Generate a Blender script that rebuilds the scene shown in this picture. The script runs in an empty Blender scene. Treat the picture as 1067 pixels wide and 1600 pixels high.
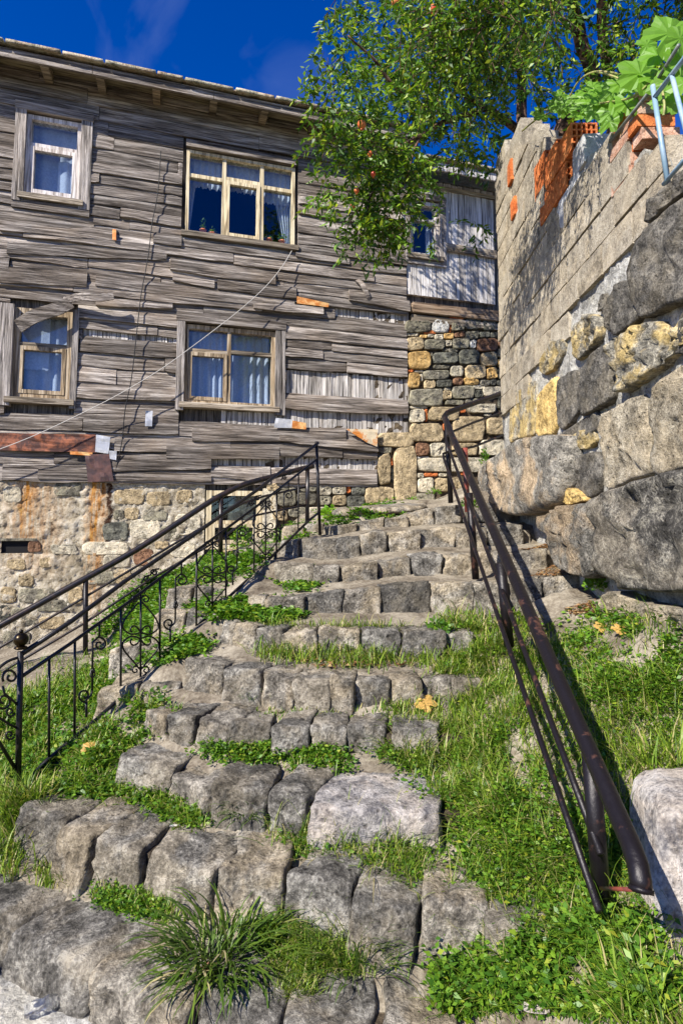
import bpy, math, random
import numpy as np
from mathutils import Vector, noise, Matrix

random.seed(7); RNG = np.random.default_rng(7)
S = bpy.context.scene
COL = S.collection

# ---------------------------------------------------------------- camera, sky, sun, exposure
FOC, PPX, PPY, EYE = 900.0, 533.5, 740.0, 1.65          # photo pixels; eye height in metres
TILT = math.atan(80 / 900)
cam_d = bpy.data.cameras.new('camera'); cam = bpy.data.objects.new('camera', cam_d); COL.objects.link(cam)
cam.location = (0, 0, EYE); cam.rotation_euler = (math.pi / 2 + TILT, 0, 0)
cam_d.sensor_fit = 'VERTICAL'; cam_d.sensor_height = 36; cam_d.lens = FOC / 1600 * 36
cam_d.shift_y = -(800 - PPY) / 1600; cam_d.clip_start = 0.05; cam_d.clip_end = 2000
S.camera = cam

SUN_TO = Vector((-0.85, -0.95, 1.02)).normalized()        # towards the sun
SUN_EL = math.asin(SUN_TO.z)
world = bpy.data.worlds.new('World'); S.world = world; world.use_nodes = True
wn = world.node_tree.nodes; wl = world.node_tree.links
sky = wn.new('ShaderNodeTexSky'); sky.sky_type = 'NISHITA'; sky.sun_disc = False
sky.sun_elevation = SUN_EL; sky.sun_rotation = math.atan2(SUN_TO.x, SUN_TO.y)
sky.altitude = 1500; sky.air_density = 1.0; sky.dust_density = 0.15; sky.ozone_density = 4.0
hs = wn.new('ShaderNodeHueSaturation'); hs.inputs['Saturation'].default_value = 1.36
hs.inputs['Hue'].default_value = 0.522
wl.new(sky.outputs[0], hs.inputs['Color'])
wtc = wn.new('ShaderNodeTexCoord'); wmp = wn.new('ShaderNodeMapping'); wmp.inputs['Scale'].default_value = (5, 2.5, 4); wmp.inputs['Rotation'].default_value = (.3, .5, .6)
wnz = wn.new('ShaderNodeTexNoise'); wnz.inputs['Scale'].default_value = 1.4; wnz.inputs['Detail'].default_value = 7; wnz.inputs['Distortion'].default_value = .8
wrp = wn.new('ShaderNodeMapRange'); wrp.inputs[1].default_value = .52; wrp.inputs[2].default_value = .8; wrp.inputs[4].default_value = .045
wmx = wn.new('ShaderNodeMix'); wmx.data_type = 'RGBA'; wmx.inputs[7].default_value = (8, 9, 11, 1)      # faint high cirrus
wl.new(wtc.outputs['Generated'], wmp.inputs[0]); wl.new(wmp.outputs[0], wnz.inputs['Vector']); wl.new(wnz.outputs['Fac'], wrp.inputs[0]); wl.new(wrp.outputs[0], wmx.inputs['Factor'])
wl.new(hs.outputs[0], wmx.inputs[6]); wl.new(wmx.outputs[2], wn['Background'].inputs['Color'])
wn['Background'].inputs['Strength'].default_value = 0.094
sun_d = bpy.data.lights.new('sun', 'SUN'); sun_d.energy = 5.0; sun_d.angle = math.radians(0.5)
sun_d.color = (1.0, 0.94, 0.84)
sun = bpy.data.objects.new('sun', sun_d); COL.objects.link(sun)
sun.rotation_euler = (-SUN_TO).to_track_quat('-Z', 'Y').to_euler(); sun.location = (-5, -10, 15)
S.view_settings.view_transform = 'Standard'; S.view_settings.look = 'None'
S.view_settings.gamma = 1; S.view_settings.use_curve_mapping = False
S.view_settings.exposure = 1.0
S.render.engine = 'CYCLES'

# ---------------------------------------------------------------- pixel rays onto real planes
def ray(x, y):
    a = (x - PPX) / FOC; b = (PPY - y) / FOC
    return Vector((a, math.cos(TILT) - b * math.sin(TILT), math.sin(TILT) + b * math.cos(TILT)))
def P(x, y, d):                      # point at depth d (metres north of the eye)
    r = ray(x, y); return Vector((0, 0, EYE)) + r * (d / r.y)
def PZ(x, y, z):                     # point on the level z
    r = ray(x, y); return Vector((0, 0, EYE)) + r * ((z - EYE) / r.z)
FS = 0.294; FN = math.hypot(1, FS); FD = 8.4             # house front: Y = 8.4 + 0.294 X
def F(x, y, w=0.0):                  # house-local (u, into wall, z), w metres in front of the wall face
    r = ray(x, y); k = (FD - w * FN) / (r.y - FS * r.x); p = r * k
    return ((p.x + (p.y - FD) * FS) / FN, -w, p.z + EYE)
def FW(u, w, z):                     # house-local to world
    c, s = 1 / FN, FS / FN
    return Vector((u * c + w * s, FD + u * s - w * c, z))
WX, WS = 1.55, 0.0294                # retaining wall face: X = 1.55 + 0.0294 Y
def W(x, y, w=0.0):
    r = ray(x, y); k = (WX - w) / (r.x - WS * r.y); return Vector((0, 0, EYE)) + r * k
def WP(Y, z, w=0.0): return Vector((WX - w + WS * Y, Y, z))
def to_px(p):
    v = Vector(p) - Vector((0, 0, EYE))
    cy = v.y * math.cos(TILT) + v.z * math.sin(TILT); cz = -v.y * math.sin(TILT) + v.z * math.cos(TILT)
    return PPX + v.x / cy * FOC, PPY - cz / cy * FOC
def VP(pa, pb):                      # a vertical plane through two ground points: pixel -> point
    n = Vector((pb[1] - pa[1], -(pb[0] - pa[0]), 0)).normalized(); o = Vector((pa[0], pa[1], 0))
    def f(x, y, off=0.0):
        r = ray(x, y); c = Vector((0, 0, EYE)); k = (n.dot(o - c) + off) / n.dot(r); return c + r * k
    return f

# ---------------------------------------------------------------- object helpers
def link(o, parent=None):
    COL.objects.link(o)
    if parent is not None: o.parent = parent
    return o
def tag(o, label=None, cat=None, group=None, kind=None):
    if label: o['label'] = label
    if cat: o['category'] = cat
    if group: o['group'] = group
    if kind: o['kind'] = kind
    return o
def empty(name, loc, rz=0, **k):
    o = bpy.data.objects.new(name, None); o.location = loc; o.rotation_euler = (0, 0, rz); o.empty_display_size = 0.2
    link(o); return tag(o, **k)
def obj(name, V, Fc, mat, parent=None, smooth=False, origin=None, **k):
    if origin is not None:
        ox, oy, oz = origin; V = [(v[0] - ox, v[1] - oy, v[2] - oz) for v in V]
    me = bpy.data.meshes.new(name); me.from_pydata([tuple(v) for v in V], [], Fc)
    if smooth: me.polygons.foreach_set('use_smooth', [True] * len(me.polygons))
    me.materials.append(mat); me.update()
    o = bpy.data.objects.new(name, me)
    if origin is not None: o.location = origin
    link(o, parent); return tag(o, **k)
def obj_p(name, V, Fc, mat, parent, **k):            # vertices given in world space, parent Empty unrotated
    l = parent.location
    return obj(name, [(v[0] - l.x, v[1] - l.y, v[2] - l.z) for v in V], Fc, mat, parent, **k)
def bulk(name, V, Q, mat, parent=None, origin=None, smooth=False, **k):   # numpy verts + same-size faces
    V = np.asarray(V, dtype=np.float32)
    if origin is not None: V = V - np.array(origin, dtype=np.float32)
    me = bpy.data.meshes.new(name); Q = [np.asarray(q, dtype=np.int32) for q in (Q if isinstance(Q, list) else [Q])]
    me.vertices.add(len(V)); me.vertices.foreach_set('co', V.ravel())
    idx = np.concatenate([q.ravel() for q in Q]); tot = np.concatenate([np.full(len(q), q.shape[1], np.int32) for q in Q])
    me.loops.add(len(idx)); me.loops.foreach_set('vertex_index', idx)
    me.polygons.add(len(tot)); me.polygons.foreach_set('loop_start', np.concatenate([[0], np.cumsum(tot)[:-1]]).astype(np.int32))
    me.polygons.foreach_set('loop_total', tot)
    me.update(calc_edges=True); me.validate()
    if smooth: me.polygons.foreach_set('use_smooth', [True] * len(me.polygons))
    me.materials.append(mat); o = bpy.data.objects.new(name, me)
    if origin is not None: o.location = origin
    link(o, parent); return tag(o, **k)
def box(x0, x1, y0, y1, z0, z1):
    return ([(x0, y0, z0), (x1, y0, z0), (x1, y1, z0), (x0, y1, z0), (x0, y0, z1), (x1, y0, z1), (x1, y1, z1), (x0, y1, z1)],
            [(0, 3, 2, 1), (4, 5, 6, 7), (0, 1, 5, 4), (1, 2, 6, 5), (2, 3, 7, 6), (3, 0, 4, 7)])
def join(*ms):
    V, Fc = [], []
    for v, f in ms:
        n = len(V); V += list(v); Fc += [tuple(i + n for i in q) for q in f]
    return V, Fc
def tube(pts, r, n=8, cap=True):
    pts = [Vector(p) for p in pts]; rs = r if isinstance(r, (list, tuple)) else [r] * len(pts)
    V, Fc = [], []; up = None
    for i, p in enumerate(pts):
        t = (pts[min(i + 1, len(pts) - 1)] - pts[max(i - 1, 0)]).normalized()
        if up is None:
            up = Vector((0, 0, 1)) if abs(t.z) < 0.9 else Vector((1, 0, 0))
        a = t.cross(up)
        if a.length < 1e-6: a = t.cross(Vector((0.3, 1, 0.2)))
        a.normalize(); b = a.cross(t).normalized(); up = b
        for k in range(n):
            q = 2 * math.pi * k / n; V.append(p + (a * math.cos(q) + b * math.sin(q)) * rs[i])
    for i in range(len(pts) - 1):
        for k in range(n):
            Fc.append((i * n + k, i * n + (k + 1) % n, (i + 1) * n + (k + 1) % n, (i + 1) * n + k))
    if cap:
        Fc.append(tuple(range(n))[::-1]); m = (len(pts) - 1) * n; Fc.append(tuple(m + k for k in range(n)))
    return V, Fc
def smooth_path(pts, n=6):           # Catmull-Rom
    pts = [Vector(p) for p in pts]; out = []
    for i in range(len(pts) - 1):
        p0, p1, p2, p3 = pts[max(i - 1, 0)], pts[i], pts[i + 1], pts[min(i + 2, len(pts) - 1)]
        for k in range(n):
            t = k / n
            out.append(0.5 * (2 * p1 + (p2 - p0) * t + (2 * p0 - 5 * p1 + 4 * p2 - p3) * t * t + (3 * p1 - p0 - 3 * p2 + p3) * t ** 3))
    out.append(pts[-1]); return out
def fb(p, s=1.0, seed=0.0, o=3):
    return noise.fractal(Vector((p[0] * s + seed * 13.1, p[1] * s + seed * 7.7, p[2] * s - seed * 3.3)), 1.0, 2.0, o)

_lat = {}
def lattice(nx, ny, nz):             # points and quads of a cube surface grid
    key = (nx, ny, nz)
    if key in _lat: return _lat[key]
    ids, pts, fs = {}, [], []
    def g(i, j, k):
        if (i, j, k) not in ids: ids[(i, j, k)] = len(pts); pts.append((2 * i / nx - 1, 2 * j / ny - 1, 2 * k / nz - 1))
        return ids[(i, j, k)]
    for i in range(nx):
        for j in range(ny):
            fs.append((g(i, j, 0), g(i, j + 1, 0), g(i + 1, j + 1, 0), g(i + 1, j, 0)))
            fs.append((g(i, j, nz), g(i + 1, j, nz), g(i + 1, j + 1, nz), g(i, j + 1, nz)))
    for i in range(nx):
        for k in range(nz):
            fs.append((g(i, 0, k), g(i + 1, 0, k), g(i + 1, 0, k + 1), g(i, 0, k + 1)))
            fs.append((g(i, ny, k), g(i, ny, k + 1), g(i + 1, ny, k + 1), g(i + 1, ny, k)))
    for j in range(ny):
        for k in range(nz):
            fs.append((g(0, j, k), g(0, j, k + 1), g(0, j + 1, k + 1), g(0, j + 1, k)))
            fs.append((g(nx, j, k), g(nx, j + 1, k), g(nx, j + 1, k + 1), g(nx, j, k + 1)))
    _lat[key] = (pts, fs); return _lat[key]
def stone_block(c8, res=(8, 6, 5), p=7, amp=0.012, freq=6, seed=0.0):
    """Rough rounded block: c8 = corners, order x then y then z (x fastest)."""
    pts, fs = lattice(*res); c8 = [Vector(c) for c in c8]; V = []
    cen = sum(c8, Vector()) / 8
    for q in pts:
        m = (abs(q[0]) ** p + abs(q[1]) ** p + abs(q[2]) ** p) ** (1 / p)
        a, b, c = [(t / m + 1) / 2 for t in q]
        v = Vector()
        for i, w in enumerate(((1-a)*(1-b)*(1-c), a*(1-b)*(1-c), (1-a)*b*(1-c), a*b*(1-c), (1-a)*(1-b)*c, a*(1-b)*c, (1-a)*b*c, a*b*c)):
            v += c8[i] * w
        d = (v - cen).normalized()
        n1 = fb(v, freq, seed, 4); n2 = fb(v, freq * 0.4, seed + 5, 2)
        n3 = abs(fb(v, freq * 2.2, seed + 9, 3)); V.append(v + d * (n1 * amp + n2 * amp * 1.4 - n3 * amp * 1.1))
    return V, fs
def chaikin(pl, n=1):
    for _ in range(n):
        o = []
        for i in range(len(pl)):
            a, b = pl[i], pl[(i + 1) % len(pl)]
            o += [(a[0] * .75 + b[0] * .25, a[1] * .75 + b[1] * .25), (a[0] * .25 + b[0] * .75, a[1] * .25 + b[1] * .75)]
        pl = o
    return pl
def resample(pl, n):
    L = [math.dist(pl[i], pl[(i + 1) % len(pl)]) for i in range(len(pl))]; T = sum(L); out = []; i = 0; acc = 0
    for k in range(n):
        s = T * k / n
        while acc + L[i] < s: acc += L[i]; i += 1
        t = (s - acc) / max(L[i], 1e-9); a, b = pl[i], pl[(i + 1) % len(pl)]
        out.append((a[0] + (b[0] - a[0]) * t, a[1] + (b[1] - a[1]) * t))
    return out
def cut_corners(pl, t=.12):
    o = []
    for i in range(len(pl)):
        a, b = pl[i], pl[(i + 1) % len(pl)]
        o += [(a[0] * (1-t) + b[0] * t, a[1] * (1-t) + b[1] * t), (a[0] * t + b[0] * (1-t), a[1] * t + b[1] * (1-t))]
    return o
def pillow(poly, thick, fn, back=0.08, n=20, seed=0.0, rough=0.3, rd=0.35):
    """A stone seen face on: poly in wall coordinates (a, b); fn(a, b, w) gives the point w in front of the wall."""
    pl = resample(cut_corners(poly), n)
    if sum(pl[i][0] * pl[(i+1) % n][1] - pl[(i+1) % n][0] * pl[i][1] for i in range(n)) < 0: pl = pl[::-1]
    cx = sum(p[0] for p in pl) / n; cy = sum(p[1] for p in pl) / n
    size = math.sqrt(sum((p[0]-cx)**2 + (p[1]-cy)**2 for p in pl) / n)
    rings = [(1.0, -back), (1.0, 0.40), (0.985, 0.76), (0.955, 0.94), (0.88, 1.0), (0.76, 1.0), (0.6, 1.0), (0.44, 1.0), (0.28, 1.0), (0.13, 1.0)]
    V, Fc = [], []
    for s, h in rings:
        for i, q in enumerate(pl):
            a, b = cx + (q[0] - cx) * s, cy + (q[1] - cy) * s
            w = h * thick if h > 0 else h
            if h > 0:
                nz = fb((a, b, seed), 3.4 / size, seed, 5)
                w += nz * thick * rough * (1.3 if h > .7 else .6) + fb((a, b, seed + 4), 7 / size, seed, 3) * min(thick, .06) * rough * .5
                jit = fb((a, b, seed + 9), 4.0 / size, seed, 3) * size * 0.05
                a += (a - cx) / max(size, 1e-6) * jit * .6; b += (b - cy) / max(size, 1e-6) * jit * .6
            V.append(fn(a, b, w))
    V.append(fn(cx, cy, thick * (1.0 + rough * fb((cx, cy, seed), 2.2 / size, seed, 4))))
    m = len(rings)
    for k in range(m - 1):
        for i in range(n):
            Fc.append((k*n + i, k*n + (i+1) % n, (k+1)*n + (i+1) % n, (k+1)*n + i))
    for i in range(n): Fc.append(((m-1)*n + i, (m-1)*n + (i+1) % n, m*n))
    Fc.append(tuple(range(n))[::-1])
    return V, Fc

# ---------------------------------------------------------------- materials
class NT:
    def __init__(s, name):
        s.m = bpy.data.materials.new(name); s.m.use_nodes = True; s.t = s.m.node_tree; s.n = s.t.nodes
        s.bsdf = s.n['Principled BSDF']; s.out = s.n['Material Output']
    def new(s, ty, **k):
        o = s.n.new(ty)
        for a, b in k.items(): setattr(o, a, b)
        return o
    def link(s, a, b): s.t.links.new(a, b)
    def val(s, sock, v):
        if hasattr(v, 'is_output'): s.link(v, sock)
        else: sock.default_value = v
    def math(s, op, a, b=0.0, clamp=False):
        o = s.new('ShaderNodeMath', operation=op); o.use_clamp = clamp; s.val(o.inputs[0], a); s.val(o.inputs[1], b); return o.outputs[0]
    def coords(s, scale=(1, 1, 1), rnd=True, kind='Object'):
        tc = s.new('ShaderNodeTexCoord'); v = tc.outputs[kind]
        if rnd:
            oi = s.new('ShaderNodeObjectInfo'); mu = s.new('ShaderNodeVectorMath', operation='MULTIPLY_ADD')
            cb = s.new('ShaderNodeCombineXYZ'); s.link(oi.outputs['Random'], cb.inputs[0])
            s.link(s.math('MULTIPLY', oi.outputs['Random'], 7.3), cb.inputs[1]); s.link(s.math('MULTIPLY', oi.outputs['Random'], -3.7), cb.inputs[2])
            s.link(cb.outputs[0], mu.inputs[0]); mu.inputs[1].default_value = (37, 37, 37); s.link(v, mu.inputs[2]); v = mu.outputs[0]
        mp = s.new('ShaderNodeMapping'); mp.inputs['Scale'].default_value = scale; s.link(v, mp.inputs[0]); return mp.outputs[0]
    def noise(s, vec, scale, detail=6, rough=0.6, dist=0.0):
        o = s.new('ShaderNodeTexNoise'); s.link(vec, o.inputs['Vector']); o.inputs['Scale'].default_value = scale
        o.inputs['Detail'].default_value = detail; o.inputs['Roughness'].default_value = rough; o.inputs['Distortion'].default_value = dist
        return o.outputs['Fac']
    def voro(s, vec, scale, feature='F1'):
        o = s.new('ShaderNodeTexVoronoi', feature=feature); s.link(vec, o.inputs['Vector']); o.inputs['Scale'].default_value = scale; return o.outputs['Distance']
    def ramp(s, fac, stops):
        o = s.new('ShaderNodeValToRGB'); e = o.color_ramp.elements
        while len(e) < len(stops): e.new(0.5)
        for q, (p, c) in zip(e, stops): q.position = p; q.color = (*c, 1) if len(c) == 3 else c
        s.link(fac, o.inputs[0]); return o.outputs[0]
    def mix(s, fac, a, b, mode='MIX'):
        o = s.new('ShaderNodeMix', data_type='RGBA', blend_type=mode); s.val(o.inputs['Factor'], fac)
        for sock, v in ((o.inputs[6], a), (o.inputs[7], b)):
            if hasattr(v, 'is_output'): s.link(v, sock)
            else: sock.default_value = (*v, 1)
        return o.outputs[2]
    def bump(s, h, strength=0.5, dist=0.02, prev=None):
        o = s.new('ShaderNodeBump'); o.inputs['Strength'].default_value = strength; o.inputs['Distance'].default_value = dist
        s.link(h, o.inputs['Height'])
        if prev is not None: s.link(prev, o.inputs['Normal'])
        return o.outputs[0]
    def bright(s, col, lo=0.75, hi=1.25):     # each object a little lighter or darker
        oi = s.new('ShaderNodeObjectInfo'); mr = s.new('ShaderNodeMapRange'); s.link(oi.outputs['Random'], mr.inputs[0])
        mr.inputs[3].default_value = lo; mr.inputs[4].default_value = hi
        hs = s.new('ShaderNodeHueSaturation'); s.link(mr.outputs[0], hs.inputs['Value']); s.link(col, hs.inputs['Color']); return hs.outputs[0]
    def done(s, col, rough=0.85, normal=None, spec=0.25, metal=0.0):
        s.val(s.bsdf.inputs['Base Color'], (*col, 1) if isinstance(col, tuple) else col)
        s.val(s.bsdf.inputs['Roughness'], rough); s.bsdf.inputs['Specular IOR Level'].default_value = spec
        s.val(s.bsdf.inputs['Metallic'], metal)
        if normal is not None: s.link(normal, s.bsdf.inputs['Normal'])
        return s.m

def wood_mat(name, axis, dark, mid, light, bump=0.8, lo=0.65, hi=1.3, tan=0.35):
    t = NT(name); lo_s = {'x': (1.1, 15, 19), 'z': (19, 15, 1.1)}[axis]; hi_s = {'x': (2.6, 75, 95), 'z': (95, 75, 2.6)}[axis]
    a = t.noise(t.coords(lo_s), 1.0, 8, 0.62, 0.9); b = t.noise(t.coords(hi_s), 1.0, 6, 0.65, 0.5)
    c = t.noise(t.coords((1.6, 1.6, 1.6)), 1.0, 3, 0.5)
    k = t.math('ADD', t.math('MULTIPLY', a, 0.6), t.math('MULTIPLY', b, 0.4))
    col = t.ramp(k, [(0.38, dark), (0.45, tuple(q * .58 for q in mid)), (0.505, mid), (0.585, light)])
    tancol = t.ramp(k, [(0.36, dark), (0.5, (mid[0] * .98, mid[1] * .82, mid[2] * .62)), (0.64, (light[0], light[1] * .9, light[2] * .74))])
    col = t.mix(t.math('MULTIPLY', t.ramp(c, [(0.45, (0, 0, 0)), (0.7, (1, 1, 1))]), tan), col, tancol)
    crack = t.ramp(b, [(0.33, (0, 0, 0)), (0.42, (1, 1, 1))])
    col = t.mix(1.0, col, t.mix(0.75, (1, 1, 1), crack), 'MULTIPLY')
    h = t.math('ADD', t.math('MULTIPLY', a, 0.7), b)
    return t.done(t.bright(col, lo, hi), 0.9, t.bump(h, bump, 0.022), 0.15)

def stone_mat(name, dark, mid, light, patch=None, pscale=3.0, pamt=0.6, bump=0.9, grain=38, lo=0.8, hi=1.2, bd=0.02, rnd=True):
    t = NT(name); v = t.coords(rnd=rnd)
    a = t.noise(v, 6.0, 10, 0.72, 0.4); b = t.noise(v, grain * .55, 8, 0.75, .2); g = t.noise(v, grain * 2.6, 3, 0.7); c = t.noise(v, pscale, 6, 0.65, 0.5)
    pit = t.voro(v, grain * .8)
    k = t.math('ADD', t.math('ADD', t.math('MULTIPLY', a, 0.4), t.math('MULTIPLY', b, 0.36)), t.math('MULTIPLY', g, .24))
    col = t.ramp(k, [(0.385, dark), (0.455, tuple(0.45 * (x + y) for x, y in zip(dark, mid))), (0.505, mid), (0.578, light)])
    if patch:
        pc = t.ramp(k, [(0.385, tuple(q * .22 for q in patch)), (0.495, patch), (0.578, tuple(min(q * 1.55, .8) for q in patch))])
        col = t.mix(t.math('MULTIPLY', t.ramp(c, [(0.45, (0, 0, 0)), (0.57, (1, 1, 1))]), pamt), col, pc)
    pits = t.ramp(pit, [(0.08, (0.30, 0.28, 0.27)), (0.26, (1, 1, 1))])
    col = t.mix(t.math('MULTIPLY', t.ramp(c, [(.35, (1, 1, 1)), (.65, (.3, .3, .3))]), .9), col, t.mix(1.0, col, pits, 'MULTIPLY'))
    h = t.math('ADD', t.math('MULTIPLY', a, 1.1), t.math('MULTIPLY', b, 0.75))
    h = t.math('ADD', h, t.math('MULTIPLY', t.math('MINIMUM', pit, 0.3), 0.8)); h = t.math('ADD', h, t.math('MULTIPLY', g, .22))
    return t.done(t.bright(col, lo, hi), 0.92, t.bump(h, min(1.0, bump * 1.1), bd * 1.9), 0.15)

def leaf_mat(name, cols, trans=0.35, rough=0.45, spec=0.35):
    t = NT(name); g = t.new('ShaderNodeNewGeometry'); c = t.ramp(g.outputs['Random Per Island'], cols)
    t.done(c, rough, None, spec); tr = t.new('ShaderNodeBsdfTranslucent'); ms = t.new('ShaderNodeMixShader')
    t.link(t.mix(1.0, c, (1.5, 1.6, 0.7), 'MULTIPLY'), tr.inputs[0]); ms.inputs[0].default_value = trans
    t.link(t.bsdf.outputs[0], ms.inputs[1]); t.link(tr.outputs[0], ms.inputs[2]); t.link(ms.outputs[0], t.out.inputs[0]); return t.m

M = {}
M['plank'] = wood_mat('weathered_plank', 'x', (0.04, 0.032, 0.026), (0.25, 0.215, 0.187), (0.50, 0.45, 0.405), 1.0, .55, 1.3, .45)
M['post'] = wood_mat('weathered_upright', 'z', (0.035, 0.03, 0.026), (0.24, 0.215, 0.195), (0.46, 0.42, 0.39), 0.8)
M['slat'] = wood_mat('pale_lath', 'z', (0.06, 0.05, 0.045), (0.46, 0.43, 0.40), (0.68, 0.645, 0.61), 0.8, 0.7, 1.2, 0.25)
M['board'] = wood_mat('pale_board', 'z', (0.14, 0.12, 0.11), (0.58, 0.55, 0.525), (0.76, 0.73, 0.71), 0.6, 0.8, 1.15, 0.15)
M['soffit'] = wood_mat('soffit_board', 'x', (0.06, 0.05, 0.03), (0.27, 0.23, 0.15), (0.42, 0.37, 0.25), 0.6, .8, 1.1, 0.6)
M['rafter'] = wood_mat('rafter_wood', 'x', (0.05, 0.04, 0.03), (0.25, 0.20, 0.14), (0.42, 0.35, 0.25), 0.6, .8, 1.2, 0.7)
M['frame'] = wood_mat('window_wood', 'z', (0.08, 0.055, 0.035), (0.34, 0.26, 0.17), (0.55, 0.46, 0.34), 0.5, .85, 1.1, 0.5)
M['paint'] = wood_mat('painted_wood', 'z', (0.22, 0.15, 0.08), (0.62, 0.52, 0.34), (0.74, 0.66, 0.48), 0.35, .9, 1.1, 0.3)
M['lilac'] = wood_mat('peeling_paint', 'z', (0.26, 0.20, 0.17), (0.58, 0.53, 0.50), (0.75, 0.71, 0.69), 0.35, .9, 1.1, 0.3)
M['sill'] = wood_mat('sill_wood', 'x', (0.06, 0.045, 0.03), (0.30, 0.25, 0.19), (0.48, 0.42, 0.34), 0.6)
M['beam'] = wood_mat('beam_wood', 'x', (0.06, 0.04, 0.03), (0.30, 0.21, 0.14), (0.46, 0.36, 0.26), 0.7, .9, 1.15, 0.7)
M['step'] = stone_mat('step_stone', (0.024, 0.021, 0.018), (0.205, 0.186, 0.156), (0.47, 0.43, 0.36), (0.34, 0.27, 0.17), 4.0, 0.5, 1.0, 32)
M['step_grey'] = stone_mat('grey_step_stone', (0.020, 0.019, 0.017), (0.165, 0.155, 0.138), (0.40, 0.38, 0.335), (0.28, 0.23, 0.155), 3.0, 0.4, 1.0, 30)
M['step_white'] = stone_mat('white_step_stone', (0.09, 0.09, 0.11), (0.40, 0.375, 0.36), (0.64, 0.60, 0.57), (0.48, 0.39, 0.30), 5.0, 0.4, 0.9, 26)
M['basalt'] = stone_mat('dark_wall_stone', (0.025, 0.024, 0.022), (0.12, 0.112, 0.10), (0.27, 0.25, 0.215), (0.21, 0.18, 0.13), 5.0, 0.4, 1.0, 34)
M['speckle'] = stone_mat('lichen_wall_stone', (0.03, 0.028, 0.025), (0.22, 0.205, 0.17), (0.52, 0.48, 0.38), (0.48, 0.35, 0.13), 4.0, 0.75, 1.0, 30)
M['ochre'] = stone_mat('ochre_wall_stone', (0.16, 0.10, 0.04), (0.56, 0.40, 0.16), (0.70, 0.55, 0.28), (0.52, 0.34, 0.10), 6.0, 0.5, 1.0, 34)
M['pale'] = stone_mat('pale_wall_stone', (0.09, 0.08, 0.06), (0.40, 0.35, 0.265), (0.62, 0.56, 0.44), (0.46, 0.37, 0.24), 3.0, 0.5, 1.0, 44, bd=.03)
M['boulder'] = stone_mat('boulder_stone', (0.03, 0.028, 0.026), (0.25, 0.235, 0.205), (0.52, 0.48, 0.41), (0.50, 0.37, 0.23), 2.4, 0.75, 1.0, 40, bd=.03)
M['streak'] = stone_mat('streaked_boulder', (0.018, 0.017, 0.016), (0.165, 0.155, 0.14), (0.58, 0.54, 0.45), (0.42, 0.36, 0.27), 2.4, 0.5, 1.0, 36, bd=.03)
M['r_grey'] = stone_mat('rubble_grey', (0.04, 0.038, 0.03), (0.22, 0.20, 0.155), (0.36, 0.33, 0.26), (0.26, 0.24, 0.15), 6, 0.4, .9, 30, 0.7, 1.25)
M['r_dark'] = stone_mat('rubble_dark', (0.02, 0.02, 0.018), (0.10, 0.10, 0.085), (0.22, 0.21, 0.17), (0.15, 0.15, 0.11), 6, 0.4, .9, 30, 0.7, 1.3)
M['r_tan'] = stone_mat('rubble_tan', (0.11, 0.085, 0.05), (0.42, 0.33, 0.20), (0.58, 0.48, 0.32), (0.40, 0.30, 0.16), 6, 0.4, .9, 30)
M['r_pale'] = stone_mat('rubble_pale', (0.16, 0.14, 0.10), (0.52, 0.47, 0.36), (0.66, 0.61, 0.50), (0.52, 0.43, 0.28), 6, 0.4, .8, 30)
M['r_orange'] = stone_mat('rubble_ochre', (0.20, 0.11, 0.03), (0.56, 0.36, 0.14), (0.68, 0.49, 0.24), (0.55, 0.33, 0.10), 6, 0.3, .7, 34)
M['r_white'] = stone_mat('rubble_white', (0.2, 0.19, 0.17), (0.55, 0.54, 0.50), (0.72, 0.71, 0.68), None, 6, 0, .8, 30)
M['r_red'] = stone_mat('rubble_brown', (0.05, 0.025, 0.018), (0.22, 0.12, 0.07), (0.36, 0.22, 0.14), (0.26, 0.14, 0.08), 6, 0.4, .8, 30)
M['brick'] = stone_mat('orange_brick', (0.28, 0.06, 0.02), (0.60, 0.16, 0.045), (0.70, 0.26, 0.09), (0.62, 0.22, 0.08), 8, 0.4, .4, 60, .85, 1.1)
M['brick_dull'] = stone_mat('dusty_brick', (0.24, 0.10, 0.06), (0.50, 0.26, 0.17), (0.62, 0.40, 0.29), (0.52, 0.40, 0.32), 8, 0.5, .5, 60)
M['block'] = stone_mat('concrete_block', (0.12, 0.105, 0.085), (0.36, 0.315, 0.245), (0.50, 0.45, 0.36), (0.37, 0.30, 0.20), 2.0, 0.4, 0.8, 80, 0.88, 1.1, 0.008)
M['block_white'] = stone_mat('whitewashed_block', (0.22, 0.22, 0.23), (0.42, 0.42, 0.43), (0.54, 0.54, 0.55), None, 2.0, 0, 0.5, 70, 1, 1, 0.006)
M['wmortar'] = stone_mat('white_mortar', (0.17, 0.165, 0.155), (0.44, 0.43, 0.40), (0.64, 0.63, 0.59), (0.38, 0.35, 0.28), 3.0, 0.5, 0.9, 30)
M['dmortar'] = stone_mat('earth_mortar', (0.015, 0.012, 0.01), (0.07, 0.055, 0.04), (0.16, 0.13, 0.09), (0.14, 0.10, 0.06), 5, 0.4, .9, 30)
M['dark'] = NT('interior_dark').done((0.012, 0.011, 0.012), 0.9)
M['sheath'] = wood_mat('sheathing', 'z', (0.015, 0.013, 0.012), (0.09, 0.08, 0.07), (0.18, 0.16, 0.14), 0.8)
def mk(name, col, rough, metal=0.0, col2=None, sc=12, bump=0.0, spec=.5, lo=.45, hi=.6):
    t = NT(name); v = t.coords(); n = t.noise(v, sc, 8, 0.65, .3)
    c = t.ramp(n, [(lo, col), (hi, col2 or col)])
    return t.done(c, rough, t.bump(n, bump, 0.01) if bump else None, spec, metal)
M['iron'] = mk('black_wrought_iron', (0.008, 0.008, 0.010), 0.38, 0.2, (0.02, 0.016, 0.014), 30, .2)
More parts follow.
